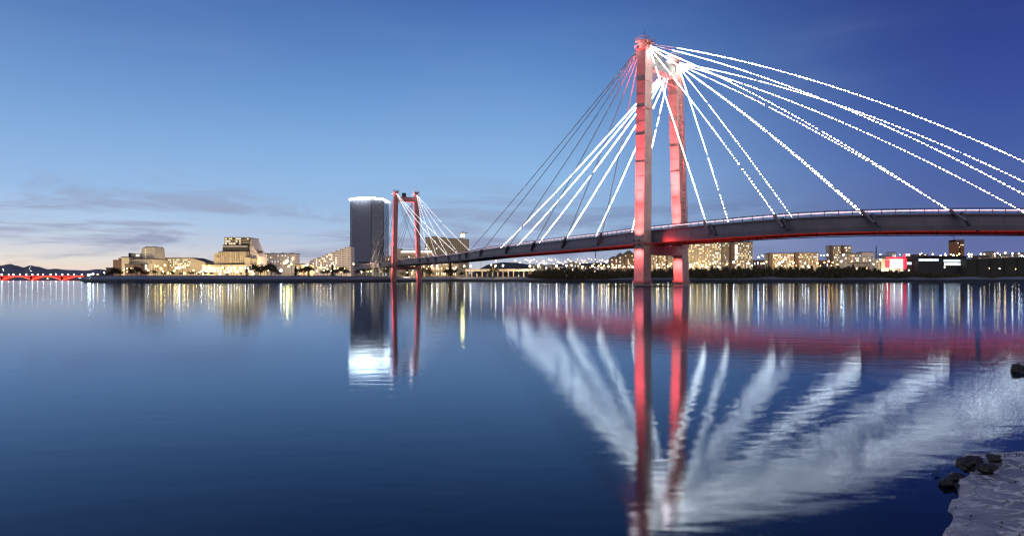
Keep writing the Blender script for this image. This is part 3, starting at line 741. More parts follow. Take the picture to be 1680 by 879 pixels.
for x in (573.6, 610.8, 628.2):
    yy = {573.6: 4.8, 610.8: -6.6, 628.2: 4.4}[x]
    MB().box((b.X(x)-.35, yy-.35, -.5), (b.X(x)+.35, yy+.35, zt-3)).build('corner_fin', M['steel_dark'], body)
b.box('podium', 566, 640, 441, None, 'grey', -12, 5.5); b.box('canopy', 590, 604, 429.5, 431.5, 'darkwall', -11, 4)
b.windows(567, 639, 442, 448, 1, 20, .6, -12, w=.7, h=.5)

slab(629, 648, 421, 820, 'grey', 'plain grey block standing between the glass tower and the small pylon', 4, 8, .5, plant=0)
b = Bld('riverside_mall', 648, 700, 740, 'low tan building with bright white roof band seen through the small pylon', 'building')
b.box('wall', 655, 712, 417, None, 'tan', 0, 25); b.box('upper_storey', 657, 706, 411, 414.2, 'neon_white', 3, 15); b.box('wall_band', 656, 711, 414.3, 416.9, 'cream', 1.5, 20)
b.box('side_tower', 646, 656.8, 407, None, 'grey', 5, 10); b.roof(657, 706, 411, 3, 15)
b.windows(657, 711, 418.5, 440, 4, 17, .35, 0, w=.5, h=.45)
b = Bld('tall_apartment_block', 697, 768, 860, 'tallest tan apartment block with a tower crane lamp on top behind the small pylon cables', 'apartment block')
for (x0, x1, y0, yo) in ((697, 706, 390, 0), (706.1, 718, 388.5, 2), (718.1, 731, 390, 0), (731.1, 742, 391.5, 2), (742.1, 756, 392, 0), (756.1, 768, 393, 2)):
    b.box('wall', x0, x1, y0, None, 'beige' if yo else 'tan', yo, 16); b.roof(x0, x1, y0, yo, 16)
    b.windows(x0+.5, x1-.5, y0+1.5, 440, 13, 4, .14, yo, w=.5, h=.5)
b = Bld('tower_crane', 755, 763, 905, 'construction crane above the tallest tan block with one glaring lamp', 'crane')
MB().tube([(b.X(759), 0, -1), (b.X(759), 0, b.Z(380))], .7, 4).build('mast', M['steel_dark'], b.root)
MB().tube([(b.X(755), 0, b.Z(382.5)), (b.X(767), 0, b.Z(382))], .5, 4).build('jib', M['steel_dark'], b.root)
MB().tube([(b.X(759), -1.5, b.Z(388.5)), (b.X(759), -1.5, b.Z(385))], 2.1, 8).build('floodlight', M['lamp_yellow'], b.root)
slab(672, 697, 421, 700, 'beige', 'tan block with dark windows directly beneath the tallest apartment block', 5, 12, .3, plant=0)
slab(706, 752, 427, 720, 'tan', 'wide tan block glowing behind the lamps beside the small pylon', 3, 16, .6, plant=0)
# embankment viaduct
b = Bld('embankment_wall', 768, 876, 690, 'long low lit embankment road wall behind the left shore trees', 'wall', base=4.6)
b.box('deck', 762, 880, 442.5, 444.8, 'cream', 0, 12); b.box('parapet', 762, 880, 441.2, 442.4, 'grey', .3, .6)
for k in range(14): b.box('arch_pier', 764+k*8.6, 766+k*8.6, 444.9, None, 'tan', 1, 10)

# --- centre: far city seen under the deck ---
pal = ['tan', 'beige', 'grey', 'brown', 'pinkish']
far_desc = []
rs = random.Random(11)
xs_ = 868; idx = 0
names = ['narrow', 'squat', 'wide', 'stubby', 'flat topped', 'small', 'plain', 'long']
while xs_ < 1000:
    wdt = rs.uniform(7, 15); y0 = rs.uniform(430, 437)
    c_ = pal[idx % 5]
    cw = {'tan': 'tan', 'beige': 'beige', 'grey': 'grey', 'brown': 'dark brown', 'pinkish': 'pale'}[c_]
    o = ['first','second','third','fourth','fifth','sixth','seventh','eighth','ninth','tenth','eleventh','twelfth','thirteenth','fourteenth','fifteenth','sixteenth','seventeenth','eighteenth'][idx]
    slab(xs_, xs_+wdt, y0, rs.uniform(880, 1000), c_, f'{cw} far town block under the bridge deck, {o} from the left', 3, max(3, int(wdt/1.6)), .5, plant=0, name='town_block', cat='building', group='far town blocks under the deck')
    xs_ += wdt + rs.uniform(.5, 4); idx += 1
def gabled(x0, x1, y0, ypk, D, label):
    b = Bld('gabled_block', x0, x1, D, label, 'apartment block')
    b.box('wall', x0, x1, y0, None, 'brown', 0, 14)
    MB().profile([(b.X(x0)-.5, b.Z(y0)+.01), (b.X(x1)+.5, b.Z(y0)+.01), (b.X((x0+x1)/2), b.Z(ypk))], -.5, 14.5).build('roof', M['darkwall'], b.root)
    b.windows(x0+.7, x1-.7, y0+1, 440, max(3, int((440-y0)/3.2)), max(3, int((x1-x0)/2.3)), .3, 0)
gabled(1002, 1013, 424, 420, 780, 'brown gable roofed block, lowest of the three left of the near pylon')
gabled(1013.2, 1024, 420.5, 414.5, 790, 'brown gable roofed block, middle one of the three left of the near pylon')
gabled(1024.5, 1041, 417, 410.5, 800, 'brown gable roofed block, tallest of the three left of the near pylon')
slab(1066, 1106, 418.5, 800, 'tan', 'tan apartment slab framed between the two near pylon legs', 7, 17, .4, plant=2, stairs=((1078, 1080), (1093, 1095)), y1=441)
# right bank
slab(1130, 1184, 396, 700, 'beige', 'biggest beige apartment slab with speckled lit windows just right of the far pylon leg', 13, 22, .32, plant=4, rz=R(4), y1=440, w=.55, h=.5)
slab(1184.5, 1199, 397, 712, 'tan', 'darker tan apartment section joined to the right end of the biggest beige slab', 13, 6, .25, plant=1, y1=440)
b = slab(1205, 1235, 397.5, 705, 'beige', 'beige apartment slab with a brown stair shaft of three tall glowing panes', 13, 11, .42, plant=3, y1=440)
b.box('stair_shaft', 1199.8, 1204.8, 398, None, 'brown', -1, 14)
for k in range(3): b.box('stair_window', 1206-.2, 1209.5, 402+k*8.5, 408+k*8.5, 'win_white', -.35, .3)
slab(1236.5, 1258, 427, 900, 'brown', 'low dark brown block in the gap right of the beige slabs', 3, 8, .4, plant=0)
slab(1262, 1303, 416, 800, 'tan', 'tan five storey slab with a dark end wall, left of a matching pair', 6, 15, .5, plant=0, stairs=((1261, 1267),), y1=438)
slab(1309, 1343, 415, 800, 'beige', 'beige five storey slab with a dark end wall, right of a matching pair', 6, 12, .35, plant=0, stairs=((1304, 1309.5),), y1=438)
slab(1363, 1380, 403.5, 860, 'beige', 'taller twin block with dark left edge beyond the beige pair, left twin', 8, 7, .35, plant=0, stairs=((1362, 1366),), y1=436)
slab(1382.5, 1397, 403.5, 862, 'beige', 'taller twin block with dark left edge beyond the beige pair, right twin', 8, 6, .45, plant=0, stairs=((1381, 1385),), y1=436)
slab(1386, 1413, 416.5, 780, 'grey', 'grey office block standing in front of the taller twins', 5, 10, .4, plant=1, y1=438)
slab(1344.5, 1362, 428, 820, 'brown', 'low brown block lit by orange lamps left of the taller twins', 2, 6, .3, plant=0)
slab(1414, 1434, 414, 900, 'pinkish', 'blank pale warehouse cube left of the red lit shopping hall', 2, 3, .0, plant=0, name='warehouse', cat='warehouse')
slab(1398, 1446, 432, 700, 'cream', 'low long cream shed brightly lit below the pale warehouse', 1, 16, .8, plant=0, name='shed', cat='building')
# red and white shopping hall
b = Bld('shopping_hall', 1446, 1528, 660, 'shopping hall glowing white and red with a tall lit red pylon', 'shopping hall')
b.box('wall', 1447, 1488, 424.5, None, 'cream', 0, 25); b.box('red_fascia', 1454, 1481, 421.5, 424.3, 'neon_red', -.8, .7); b.box('lit_front', 1460, 1481, 425, 440, 'neon_white', -.3, .28)
b.box('side_fascia', 1452, 1459.5, 427, 439, 'neon_red', -.5, .4)
b.box('lit_pylon', 1481.4, 1483.4, 417.5, 441, 'neon_red', -2.4, 1.4); b.box('dark_front', 1484, 1496, 421, None, 'brown', -1, 9); b.box('lit_logo', 1485, 1492, 416.2, 419.8, 'neon_white', -1.2, .6)
b.box('logo_post', 1488, 1489, 419.9, 421, 'steel_dark', -1, .6)
b.box('lit_panel', 1487, 1494, 430, 434, 'win_cool', -1.5, .4); b.box('red_panel', 1484.5, 1486.5, 424, 440, 'neon_red', -1.4, .3)
b.box('end_wall', 1496.2, 1506, 427, None, 'tan', 0, 20); b.windows(1496.5, 1505.6, 428, 444, 4, 5, .5, -.02)
b = Bld('dark_arena', 1506, 1586, 650, 'long dark flat hall with a white window strip and blue white lit storeys', 'hall')
b.box('wall', 1506.3, 1586, 421, None, 'darkwall', 0, 40)
MB().profile([(b.X(1500), b.Z(424.4)), (b.X(1520), b.Z(420.9)), (b.X(1586), b.Z(420.9)), (b.X(1586), b.Z(419.8)), (b.X(1524), b.Z(419.4)), (b.X(1499), b.Z(423.6))], -1.5, 41).build('roof', M['roof'], b.root)
b.windows(1507, 1540, 424.5, 428.2, 1, 16, 1, 0, w=.9, h=.9, mats=('win_white', 'win_cool', 'lamp_w') if False else ('win_white', 'win_cool'))
b.windows(1548, 1585, 425.5, 430, 1, 14, 1, 0, w=.9, h=.8, mats=('win_cool',))
b.windows(1549, 1585, 431, 435.5, 1, 14, .85, 0, w=.9, h=.8, mats=('win_white', 'win_cool'))
b.windows(1576, 1585, 436, 439, 1, 3, 1, 0, w=.9, h=.7, mats=('win_cool',)); b.windows(1548.5, 1551, 436, 440, 1, 1, 1, 0, w=.9, h=.8, mats=('win_white',))
b = Bld('retaining_wall', 1587, 1960, 640, 'tall dark retaining wall with a lit parapet along the right edge', 'wall')
MB().profile([(b.X(1587), -.5), (b.X(1960), -.5), (b.X(1960), b.Z(418)), (b.X(1680), b.Z(421.5)), (b.X(1604), b.Z(424.5)), (b.X(1587), b.Z(424.5))], 0, 30).build('wall', M['stone'], b.root)
MB().profile([(b.X(1604), b.Z(424.5)+.02), (b.X(1680), b.Z(421.5)+.02), (b.X(1960), b.Z(418)+.02), (b.X(1960), b.Z(417.2)), (b.X(1680), b.Z(420.8)), (b.X(1604), b.Z(423.8))], .2, .8).build('parapet', M['cream'], b.root)
for k in range(9): b.box('buttress', 1603+k*22, 1604+k*22, 425.5, None, 'stone', -.8, .78)
b = Bld('orange_tower_block', 1568, 1582, 980, 'unfinished orange brick tower block beside a thin crane', 'apartment block')
b.box('wall', 1568, 1573.4, 394, None, 'orange_brick', 0, 16); b.box('core', 1573.6, 1576.2, 395, None, 'darkwall', 1, 14); b.box('wall', 1576.4, 1582, 393.5, None, 'orange_brick', 0, 16)
b.box('top_storey', 1568, 1582, 393.2, 396.2, 'brown', -.4, 16); b.windows(1568.3, 1581.8, 397, 420, 7, 6, .12, -.02, w=.4)
b = Bld('tower_crane', 1560, 1569, 985, 'thin unlit crane beside the unfinished orange brick block', 'crane')
MB().tube([(b.X(1565), 0, -1), (b.X(1565), 0, b.Z(384.5))], .45, 4).build('mast', M['steel_dark'], b.root)
MB().tube([(b.X(1559), 0, b.Z(387)), (b.X(1569), 0, b.Z(386.5))], .4, 4).build('jib', M['steel_dark'], b.root)
for x, y0, y1, D, lb in ((1437.5, 403, 440, 950, 'thin lattice mast left of the red lit shopping hall'), (977, 411, 440, 1100, 'thin lattice mast beyond the town under the bridge deck')):
    b = Bld('lattice_mast', x-2, x+2, D, lb, 'mast')
    mb = MB(); z0, z1 = 0, b.Z(y0); ww = 1.6
    for sx, sy in ((-1,-1),(1,-1),(1,1),(-1,1)): mb.tube([(sx*ww, sy*ww, z0), (sx*.2, sy*.2, z1)], .22, 4)
    for k in range(9):
        t = k/9; t2 = (k+1)/9; mb.tube([(-ww*(1-t), -ww*(1-t), z1*t), (ww*(1-t2), -ww*(1-t2), z1*t2)], .15, 4)
    mb.build('lattice', M['steel_dark'], b.root)
for k, (x0, x1, y0, c_, lb) in enumerate(((1448, 1458, 420, 'grey', 'grey rooftop block rising behind the left end of the shopping hall'), (1462, 1470, 414, 'pinkish', 'pale slim tower rising behind the shopping hall'),
        (1500, 1522, 418, 'brown', 'brown block behind the left end of the dark hall'), (1604, 1622, 420, 'brown', 'brown block above the lit parapet beside the dark hall'),
        (1624, 1632, 413, 'tan', 'tan slim block above the lit parapet'), (1640, 1664, 418, 'grey', 'grey wide block above the lit parapet at the right'), (1668, 1690, 415, 'tan', 'tan block cut by the right edge above the parapet'))):
    slab(x0, x1, y0, 1000+k*6, c_, lb, 4, max(3, int((x1-x0)/2)), .35, plant=0)

# red arch bridge far left
D = 1500
b = Bld('arch_bridge', 0, 140, D, 'far red lit road bridge on low arches at the left edge', 'bridge', base=0)
b.box('deck', -120, 142, 452.2, 453.2, 'arch_red', 0, 18); b.box('parapet', -120, 142, 451.5, 452.1, 'grey', .3, .6)
for j, xc in enumerate((-96.5, -47, 2, 50.5, 101)):
    b.box('pier', xc-.8, xc+.8, 453.3, 461.5, 'darkwall', -.5, 19)
    if xc > 100: spans = [(xc, 142)]
    else: spans = [(xc, xc+49.5)]
    for a_, c_ in spans:
        half = xc > 100
        cpts = []
        for k in range(25):
            t = k/24
            if half: x = a_ + (c_-a_)*t; y = 460.6 - 6.6*math.sin(math.pi/2*min(1, t*1.55))
            else: x = a_+(c_-a_)*t; y = 460.6 - 6.6*math.sin(math.pi*t)**.8
            cpts.append((b.X(x), b.Z(y)))
        arch = MB()
        rows = [[(x, 1, z) for x, z in cpts], [(x, 1, z+1.3) for x, z in cpts], [(x, 16, z+1.3) for x, z in cpts], [(x, 16, z) for x, z in cpts], [(x, 1, z) for x, z in cpts]]
        ao = arch.loft(rows).build('arch', M['arch_red'], b.root)
        MB().tube([(x, .8, z+.9) for x, z in cpts], .5, 4).build('glow_line', M['arch_glow'], ao)  # glowing line added in place of red floodlights
        sp_ = MB()
        for k in range(1, 24):
            x, z = cpts[k]; top_ = b.Z(453.25)
            if top_ - z > 1.8: sp_.box((x-.9, 2, z+1.0), (x+.5, 3, top_))
        if sp_.v: sp_.build('spandrel_columns', M['arch_red'], ao)

# ------------------------------------------------------------------ street lamps
ICO = bmesh.new(); bmesh.ops.create_icosphere(ICO, subdivisions=1, radius=1.0)
def globe_mesh(mk):
    me = bpy.data.meshes.new('lamp_globe'); ICO.to_mesh(me); me.materials.append(M[mk]); return me
GL = {k: globe_mesh(k) for k in ('lamp_white', 'lamp_warm', 'lamp_orange', 'lamp_cool', 'lamp_yellow')}
PM = MB().tube([(0, 0, 0), (0, 0, 1)], 1, 5).mesh('lamp_post', M['steel_dark'])
ordn = ['first','second','third','fourth','fifth','sixth','seventh','eighth','ninth','tenth','eleventh','twelfth','thirteenth','fourteenth','fifteenth','sixteenth','seventeenth','eighteenth','nineteenth','twentieth',
 '21st','22nd','23rd','24th','25th','26th','27th','28th','29th','30th','31st','32nd','33rd','34th','35th','36th','37th','38th','39th','40th','41st','42nd','43rd','44th','45th','46th','47th','48th','49th','50th']
CN = {'lamp_white': 'white', 'lamp_warm': 'warm yellow', 'lamp_orange': 'orange', 'lamp_cool': 'cool white', 'lamp_yellow': 'glaring yellow'}
nl = 0
def lamps(items, D, where, group, rpx=1.0, base=4.7, thin=.14, wash=0, every=3):
    """items: (photo column, photo row, material, size)"""
    global nl
    for i, (x, y, mk, sz) in enumerate(sorted(items)):
        d = D + ((i*37) % 11 - 5) * D*.004
        z = zat(y, d); bz = min(base, z-2.0)
        r = rpx*sz*d/F
        o = empty('street_lamp', px(x, d, bz), 0, f'{CN[mk]} lamp {where}, {ordn[i]} from the left', 'street lamp', group)
        p = link('post', PM, o); p.scale = (thin, thin, z-bz-r*.9)
        g = link('globe', GL[mk], o, (0, 0, z-bz)); g.scale = (r, r, r)
        nl += 1
        if wash and i % every == 1:                              # extra spot hidden behind the globe, added to brighten the facade behind it
            ld = bpy.data.lights.new('added_facade_wash', 'SPOT'); ld.energy = wash*.55; ld.spot_size = R(155); ld.spot_blend = .5; ld.color = (1, .74, .42) if mk != 'lamp_orange' else (1, .45, .15); ld.shadow_soft_size = .3
            lo = bpy.data.objects.new('added_facade_wash', ld); COL.objects.link(lo); lo.parent = o; lo.location = (0, r+.5, z-bz); lo.rotation_euler = (R(98), 0, 0)
Wh, Wa, Or, Co = 'lamp_white', 'lamp_warm', 'lamp_orange', 'lamp_cool'
lamps([(x, 450.3, Wh, s_) for x, s_ in ((3, 1.5), (14, .8), (22, 1.2), (33, 1.2), (43, .9), (53, 1.2), (62, 1), (71, .9), (83, 1), (92, 1), (102, 1.3), (112, 1), (121, .9), (134, .9))], 1497, 'on the red arch bridge', 'lamps on the red arch bridge', .75, base=11.0)
lamps([(5, 441, Wh, .5), (5.5, 444, Wh, .5), (48, 440.5, Wh, .5), (51, 444, Wh, .7), (50, 438.5, Wh, .4)], 4700, 'high on the far hills', 'lamps on the far hills', .5, base=30)
lamps([(78, 457, Wa, .7), (82, 457.5, Wh, .5), (114, 457.5, Wh, .8), (120, 458, Wh, .6), (126, 457.5, Wa, .7), (129, 458.5, Wh, .8), (131, 456, Co, .7)], 1650, 'low on the shore beyond the red arch bridge', 'lamps beyond the red arch bridge', .8, base=1)
lamps([(145, 451, Wh, 1.4), (148, 450, Co, 1.2), (153, 449, Wh, 1.1), (160, 450, Wa, .8), (171, 447.5, Wh, .9), (177, 448.5, Wh, .8), (189, 458, Wh, .55)], 515, 'on the dark point left of the theatre', 'lamps left of the theatre', .95, base=3, wash=20000, every=2)
rs = random.Random(5)
it = []
x = 243
while x < 335:
    it.append((x, rs.uniform(435, 448.5), rs.choice((Wa, Wa, Wh, Wa)), rs.choice((.9, 1.1, 1.4, 1.7)))); x += rs.uniform(2.6, 6.4)
lamps(it, 535, 'in front of the long tan hall', 'lamps in front of the long tan hall', .8, wash=13000, every=3)
it = [(338+i*4.6, rs.uniform(438, 449), rs.choice((Wh, Wh, Wa)), rs.choice((.9, 1.1, 1.3))) for i in range(18)]
lamps(it, 530, 'in front of the opera house', 'lamps in front of the opera house', .75, wash=15000, every=3)
lamps([(427, 440, Wa, .8), (434, 436, Wh, .9), (440, 444, Wa, .8), (461, 443.5, Wh, 2.0), (466, 432, 'lamp_yellow', 1.6), (471, 428, 'lamp_yellow', 2.4), (474, 437, 'lamp_yellow', 1.5), (478, 433, 'lamp_yellow', 1.2), (480, 425, Wa, .8), (489, 446, Wh, .7)],
      560, 'in the park right of the opera house', 'lamps in the park', .9, wash=36000, every=3)
it = [(498+i*5.6, rs.uniform(437, 449), rs.choice((Wh, Wa, Wa)), rs.choice((.7, .9, 1.1))) for i in range(13)] + [(580, 433, Wa, 1.3)]
lamps(it, 600, 'before the stepped hotel and glass tower', 'lamps before the hotel', .8, wash=50000, every=3)
lamps([(583, 455, Wh, .6), (593, 446, Wh, .8), (643, 440, Wh, 1.3), (653, 438.5, Wh, .8), (668, 447, Wa, .9), (676, 447.5, Wa, .8), (700, 441, Wa, .7)], 640, 'beside the small pylon', 'lamps beside the small pylon', .8, wash=42000, every=3)
lamps([(708.6, 436.5, Wh, 1.5), (717, 436.5, Wh, 1.5), (725, 431, Wa, .8), (736, 428, Wa, 1.0), (748, 438, Wh, .8), (762, 436.5, Wh, 1.4), (762.5, 426, Wa, .9), (772, 436.5, Wh, 1.5), (789, 427, Wa, .8), (806, 434.5, Wa, 1.0), (813, 436, Wh, 1.5), (813.3, 428, Wa, .8),
       (825.3, 435.5, Wh, 1.6), (845.5, 427.5, Wa, .8), (853, 431, Wa, .7), (869, 430.5, Wa, .7), (869.5, 436.5, Wh, 1.8), (883, 436, Wh, 1.7), (892, 428.5, Wa, 1.0), (913, 436.3, Wh, 1.7), (915, 428.5, Wa, .9), (929.5, 435.7, Wh, 1.7), (936, 428.5, Wa, 1.0),
       (955.5, 437.5, Wa, 1.7), (957, 430, Wa, .9), (972, 436.5, Wh, 1.6), (982, 436, Wa, 1.1), (986, 433, Wa, .9), (987, 439, Wa, 1.2), (991, 436, Wa, 1.1), (995, 429.5, Wh, 1.3), (998.5, 437, Wa, 1.7), (1005, 435, Wa, .9), (1010, 439, Wh, 1.2), (1017, 435.5, Wa, 1.0),
       (1024, 437, Wa, 1.0), (1031, 437.5, Wa, .9), (1038, 438, Wh, 1.3)],
      665, 'along the embankment road under the deck', 'lamps along the embankment road', .82, wash=60000, every=5)
it = []
x = 862
while x < 1012:
    it.append((x, rs.uniform(424.5, 433.5), rs.choice((Wa, Or, Or, Wh)), rs.choice((.5, .6, .8)))); x += rs.uniform(2.4, 4.6)
lamps(it[:46], 1050, 'scattered over the far town under the deck', 'small lamps of the far town', .85, base=8, wash=12000, every=4)
lamps([(1066, 436, Wa, 1.7), (1078, 434, Wa, 1.5), (1080.5, 438.5, Wh, 1.0), (1088, 434, Wa, 1.2), (1096, 437, Wh, 1.4), (1101, 433, Wa, .7)], 690, 'between the near pylon legs', 'lamps between the near pylon legs', .8, wash=130000, every=2)
lamps([(1133, 434, Wh, 1.2), (1136, 438, Wa, .8), (1144, 431.5, Wa, 1.3), (1152, 437, Wh, .8), (1159.5, 438, Wh, 1.0), (1165, 433, Wa, 1.0), (1173, 430.5, Wh, 1.6), (1178, 437.5, Wh, 1.0), (1192, 434, Wa, 1.1), (1203.5, 430, Wh, 1.8), (1212, 434, Wa, 1.0), (1228, 431.5, Wh, 1.5), (1234, 436, Wa, .9)],
      660, 'at the foot of the beige slabs', 'lamps at the foot of the beige slabs', .82, wash=24000, every=2)
lamps([(1244.7, 422, Wh, 1.3), (1250, 419, Or, .7), (1253, 432, Wh, 1.5), (1252, 420, Wa, .8), (1257.5, 429.5, Wa, 1.0), (1243, 431, Co, .9), (1274, 436, Wa, .8), (1277.5, 433, Wh, 1.2), (1284, 429, Wh, 1.4), (1280, 431, Wh, 1.1), (1296, 434, Wh, .9), (1302, 431, Wa, 1.0), (1306, 436, Or, 1.2), (1317, 437, Co, .9), (1321, 431.5, Wh, 1.0),
       (1326, 436.5, Co, 1.0), (1328, 439, Wh, 1.0), (1341, 431.5, Wa, 1.4), (1347, 418.7, Co, 1.2), (1352, 419, Wh, 1.0), (1357.5, 418, Co, 1.1), (1346, 436, Or, .8), (1352.5, 430.5, Or, 1.3), (1355, 444, Wa, .5), (1360, 428.5, Or, 1.6), (1366, 430.5, Or, 1.2), (1364, 436, Wa, .8), (1373, 434, Or, 1.0), (1380, 428.7, Wh, 1.5), (1383.5, 418, Co, 1.6), (1381, 443.5, Co, .5), (1393, 434, Or, 1.2), (1397, 429, Or, .8)],
      720, 'around the twin blocks and their neighbours', 'lamps around the twin blocks', .8, wash=40000, every=3)
lamps([(1406, 427.5, Wh, .9), (1420.8, 440.5, Or, 2.0), (1427, 427, Wh, 1.2), (1418, 443.5, Or, 1.0), (1433, 433, Wh, .8), (1444.4, 417.3, Wh, 1.0), (1444.6, 426, Wh, 1.2), (1446.5, 443.3, Wh, 1.8), (1456, 442.5, Wh, 1.0), (1467, 443, Wh, 1.1), (1479, 442.7, Wh, 1.0), (1491, 443, Co, .8), (1439.5, 429, Wa, .8)],
      645, 'around the red lit shopping hall', 'lamps around the shopping hall', .8, wash=12000, every=3)
lamps([(1476, 418, Or, .7), (1509.3, 417, Wh, 1.0), (1512, 415, Or, .6), (1518, 418, Or, .6), (1530.3, 417, Wa, 1.2), (1543.3, 420, Co, 1.7), (1550.7, 416.8, Wh, 1.1), (1552, 419.5, Wh, .9), (1560, 417, Wa, .8), (1564.3, 418.5, Wh, 1.3), (1573.8, 416.7, Wa, 1.2), (1570, 419, Or, .8), (1589, 417, Wh, 1.4), (1589.5, 420.5, Co, .8), (1594, 417, Wa, 1.2), (1594, 420.8, Wa, .7),
       (1609, 416.8, Wh, 1.1), (1615, 416.8, Wa, 1.0), (1632, 416.5, Wh, 1.0), (1632.5, 420, Wa, .7), (1637, 415.3, Wa, 1.3), (1641, 418, Wa, .8), (1649, 414.8, Wa, 1.7), (1661, 415.6, Wh, 1.3), (1661, 419, Wh, .7), (1671.7, 416, Wh, 1.2), (1676, 419.5, Co, 1.0), (1680.5, 420.5, Co, 1.2)],
      760, 'along the upper road on the right', 'lamps along the upper road', .85, wash=42000, every=3)
lamps([(1623, 440, Wa, .5), (1640, 440.5, Wh, .7), (1666.3, 441.5, Wa, .5)], 628, 'low before the dark retaining wall', 'lamps before the retaining wall', .8)

# ------------------------------------------------------------------ trees
leaf_m = mat('dusk foliage', (.050, .048, .022), .9, noise=.5, nscale=.4, col2=(.085, .064, .034))
conif_m = mat('conifer foliage', (.015, .025, .014), .9, noise=.4, nscale=.5)
bark_m = mat('bark', (.045, .035, .028), .9)
def leaves(mb, c, rx, rz, n_, sz, rnd):
    for _ in range(n_):
        u = rnd.gauss(0, .42); v = rnd.gauss(0, .42); w_ = rnd.gauss(0, .42)
        p = Vector((c[0]+u*rx, c[1]+v*rx, c[2]+w_*rz)); s_ = sz*rnd.uniform(.6, 1.4)
        a = Vector((rnd.uniform(-1,1), rnd.uniform(-1,1), rnd.uniform(-1,1))).normalized()*s_
        b_ = a.cross(Vector((rnd.uniform(-1,1), rnd.uniform(-1,1), rnd.uniform(-1,1)))).normalized()*s_*.8
        mb.add([p-a, p+b_, p+a, p-b_*.7], [(0,1,2,3)])
def tree_meshes(kind, seed):
    rnd = random.Random(seed); tb = MB(); cb = MB()
    if kind == 'c':
        tb.tube([(0,0,-.5), (0,0,9.5)], .22, 6, .05)
        for k in range(60):
            t = k/60; r_ = 2.3*(1-t)+.2; z = 1.2+9*t
            for j in range(9):
                a = rnd.uniform(0, 6.28); rr_ = r_*rnd.uniform(.3, 1); p = Vector((math.cos(a)*rr_, math.sin(a)*rr_, z-rr_*.25))
                d = Vector((math.cos(a), math.sin(a), -.3))*.7; e_ = Vector((-math.sin(a), math.cos(a), rnd.uniform(-.2,.2)))*.35
                cb.add([p-d, p+e_, p+d, p-e_], [(0,1,2,3)])
        return tb.mesh('trunk', bark_m), cb.mesh('crown', conif_m)
    tb.tube([(0,0,-.5), (.1,.05,2.5), (0,.2,4.6)], .28, 6, .14)
    for k in range(7):
        a = k*.9 + rnd.uniform(0,.5); z = rnd.uniform(2.2, 4.2); ln = rnd.uniform(1.8, 3.2)
        q = Vector((math.cos(a)*ln, math.sin(a)*ln, z+ln*rnd.uniform(.7, 1.2)))
        tb.tube([(0,.1,z), q*.5+Vector((0,0,z*.55)), q], .10, 5, .03)
        leaves(cb, q, 1.7, 1.4, 75, .33, rnd)
    leaves(cb, (0,0,6.2), 2.4, 2.2, 170, .33, rnd)
    return tb.mesh('trunk', bark_m), cb.mesh('crown', leaf_m)
TM = {('b', k): tree_meshes('b', k) for k in range(4)}; TM.update({('c', k): tree_meshes('c', 9+k) for k in range(2)})
def trees(items, D, where, group, base=4.4):
    cnt = {'b': 0, 'c': 0}
    for i, (x, ytop, kd) in enumerate(sorted(items)):
        d = D + (i*29 % 7 - 3)*2.5; h_ = zat(ytop, d)-base; tm, cmesh = TM[(kd, i % (4 if kd == 'b' else 2))]
        o = empty('bushy_tree' if kd == 'b' else 'conifer', px(x, d, base), i*1.3, f"{'dark bushy tree' if kd=='b' else 'dark pointed conifer'} {where}, {ordn[cnt[kd]]} from the left", 'tree', group)
        s_ = h_/ (8.6 if kd == 'b' else 10.2); o.scale = (s_*1.1, s_*1.1, s_)
        cnt[kd] += 1
        link('trunk', tm, o); link('crown', cmesh, o)
trees([(140, 452, 'b'), (147, 455, 'b'), (155, 453, 'b'), (163, 451, 'b'), (170, 448, 'b'), (177, 446, 'b'), (184, 442, 'b'), (190, 437, 'b'), (197, 444, 'b'), (216, 440, 'b'), (224, 435, 'b'), (232, 441, 'b'), (240, 444, 'b')], 500, 'around the theatre', 'trees around the theatre', 3.6)
trees([(252, 442, 'b'), (268, 445, 'b'), (282, 444, 'b'), (297, 446, 'b'), (313, 444, 'b'), (325, 445, 'b'), (336, 443, 'b')], 505, 'before the long tan hall', 'trees before the long tan hall')
trees([(347, 446, 'b'), (372, 447, 'b'), (396, 446, 'b'), (405, 437, 'c'), (417, 434, 'b'), (424, 432, 'b'), (428, 438, 'b')], 505, 'before the opera house', 'trees before the opera house')
trees([(438, 434, 'b'), (445, 431, 'b'), (452, 440, 'b'), (459, 446, 'b'), (485, 436, 'c'), (490, 440, 'b'), (499, 436, 'b'), (506, 434, 'b'), (530, 443, 'b'), (537, 440, 'b'), (546, 434, 'c'), (551, 441, 'b'), (560, 436, 'b'), (568, 441, 'b')], 540, 'in the park', 'trees in the park')
trees([(632, 440, 'b'), (642, 436, 'b'), (660, 445, 'b'), (668, 437, 'c'), (693, 440, 'c'), (700, 438, 'b'), (706, 443, 'b'), (733, 440, 'b'), (739, 430, 'c'), (745, 440, 'b'), (758, 445, 'b'), (785, 444, 'b'), (800, 443, 'b'), (810, 436, 'b'), (830, 446, 'b'), (850, 446, 'b')], 660, 'right of the small pylon', 'trees right of the small pylon')
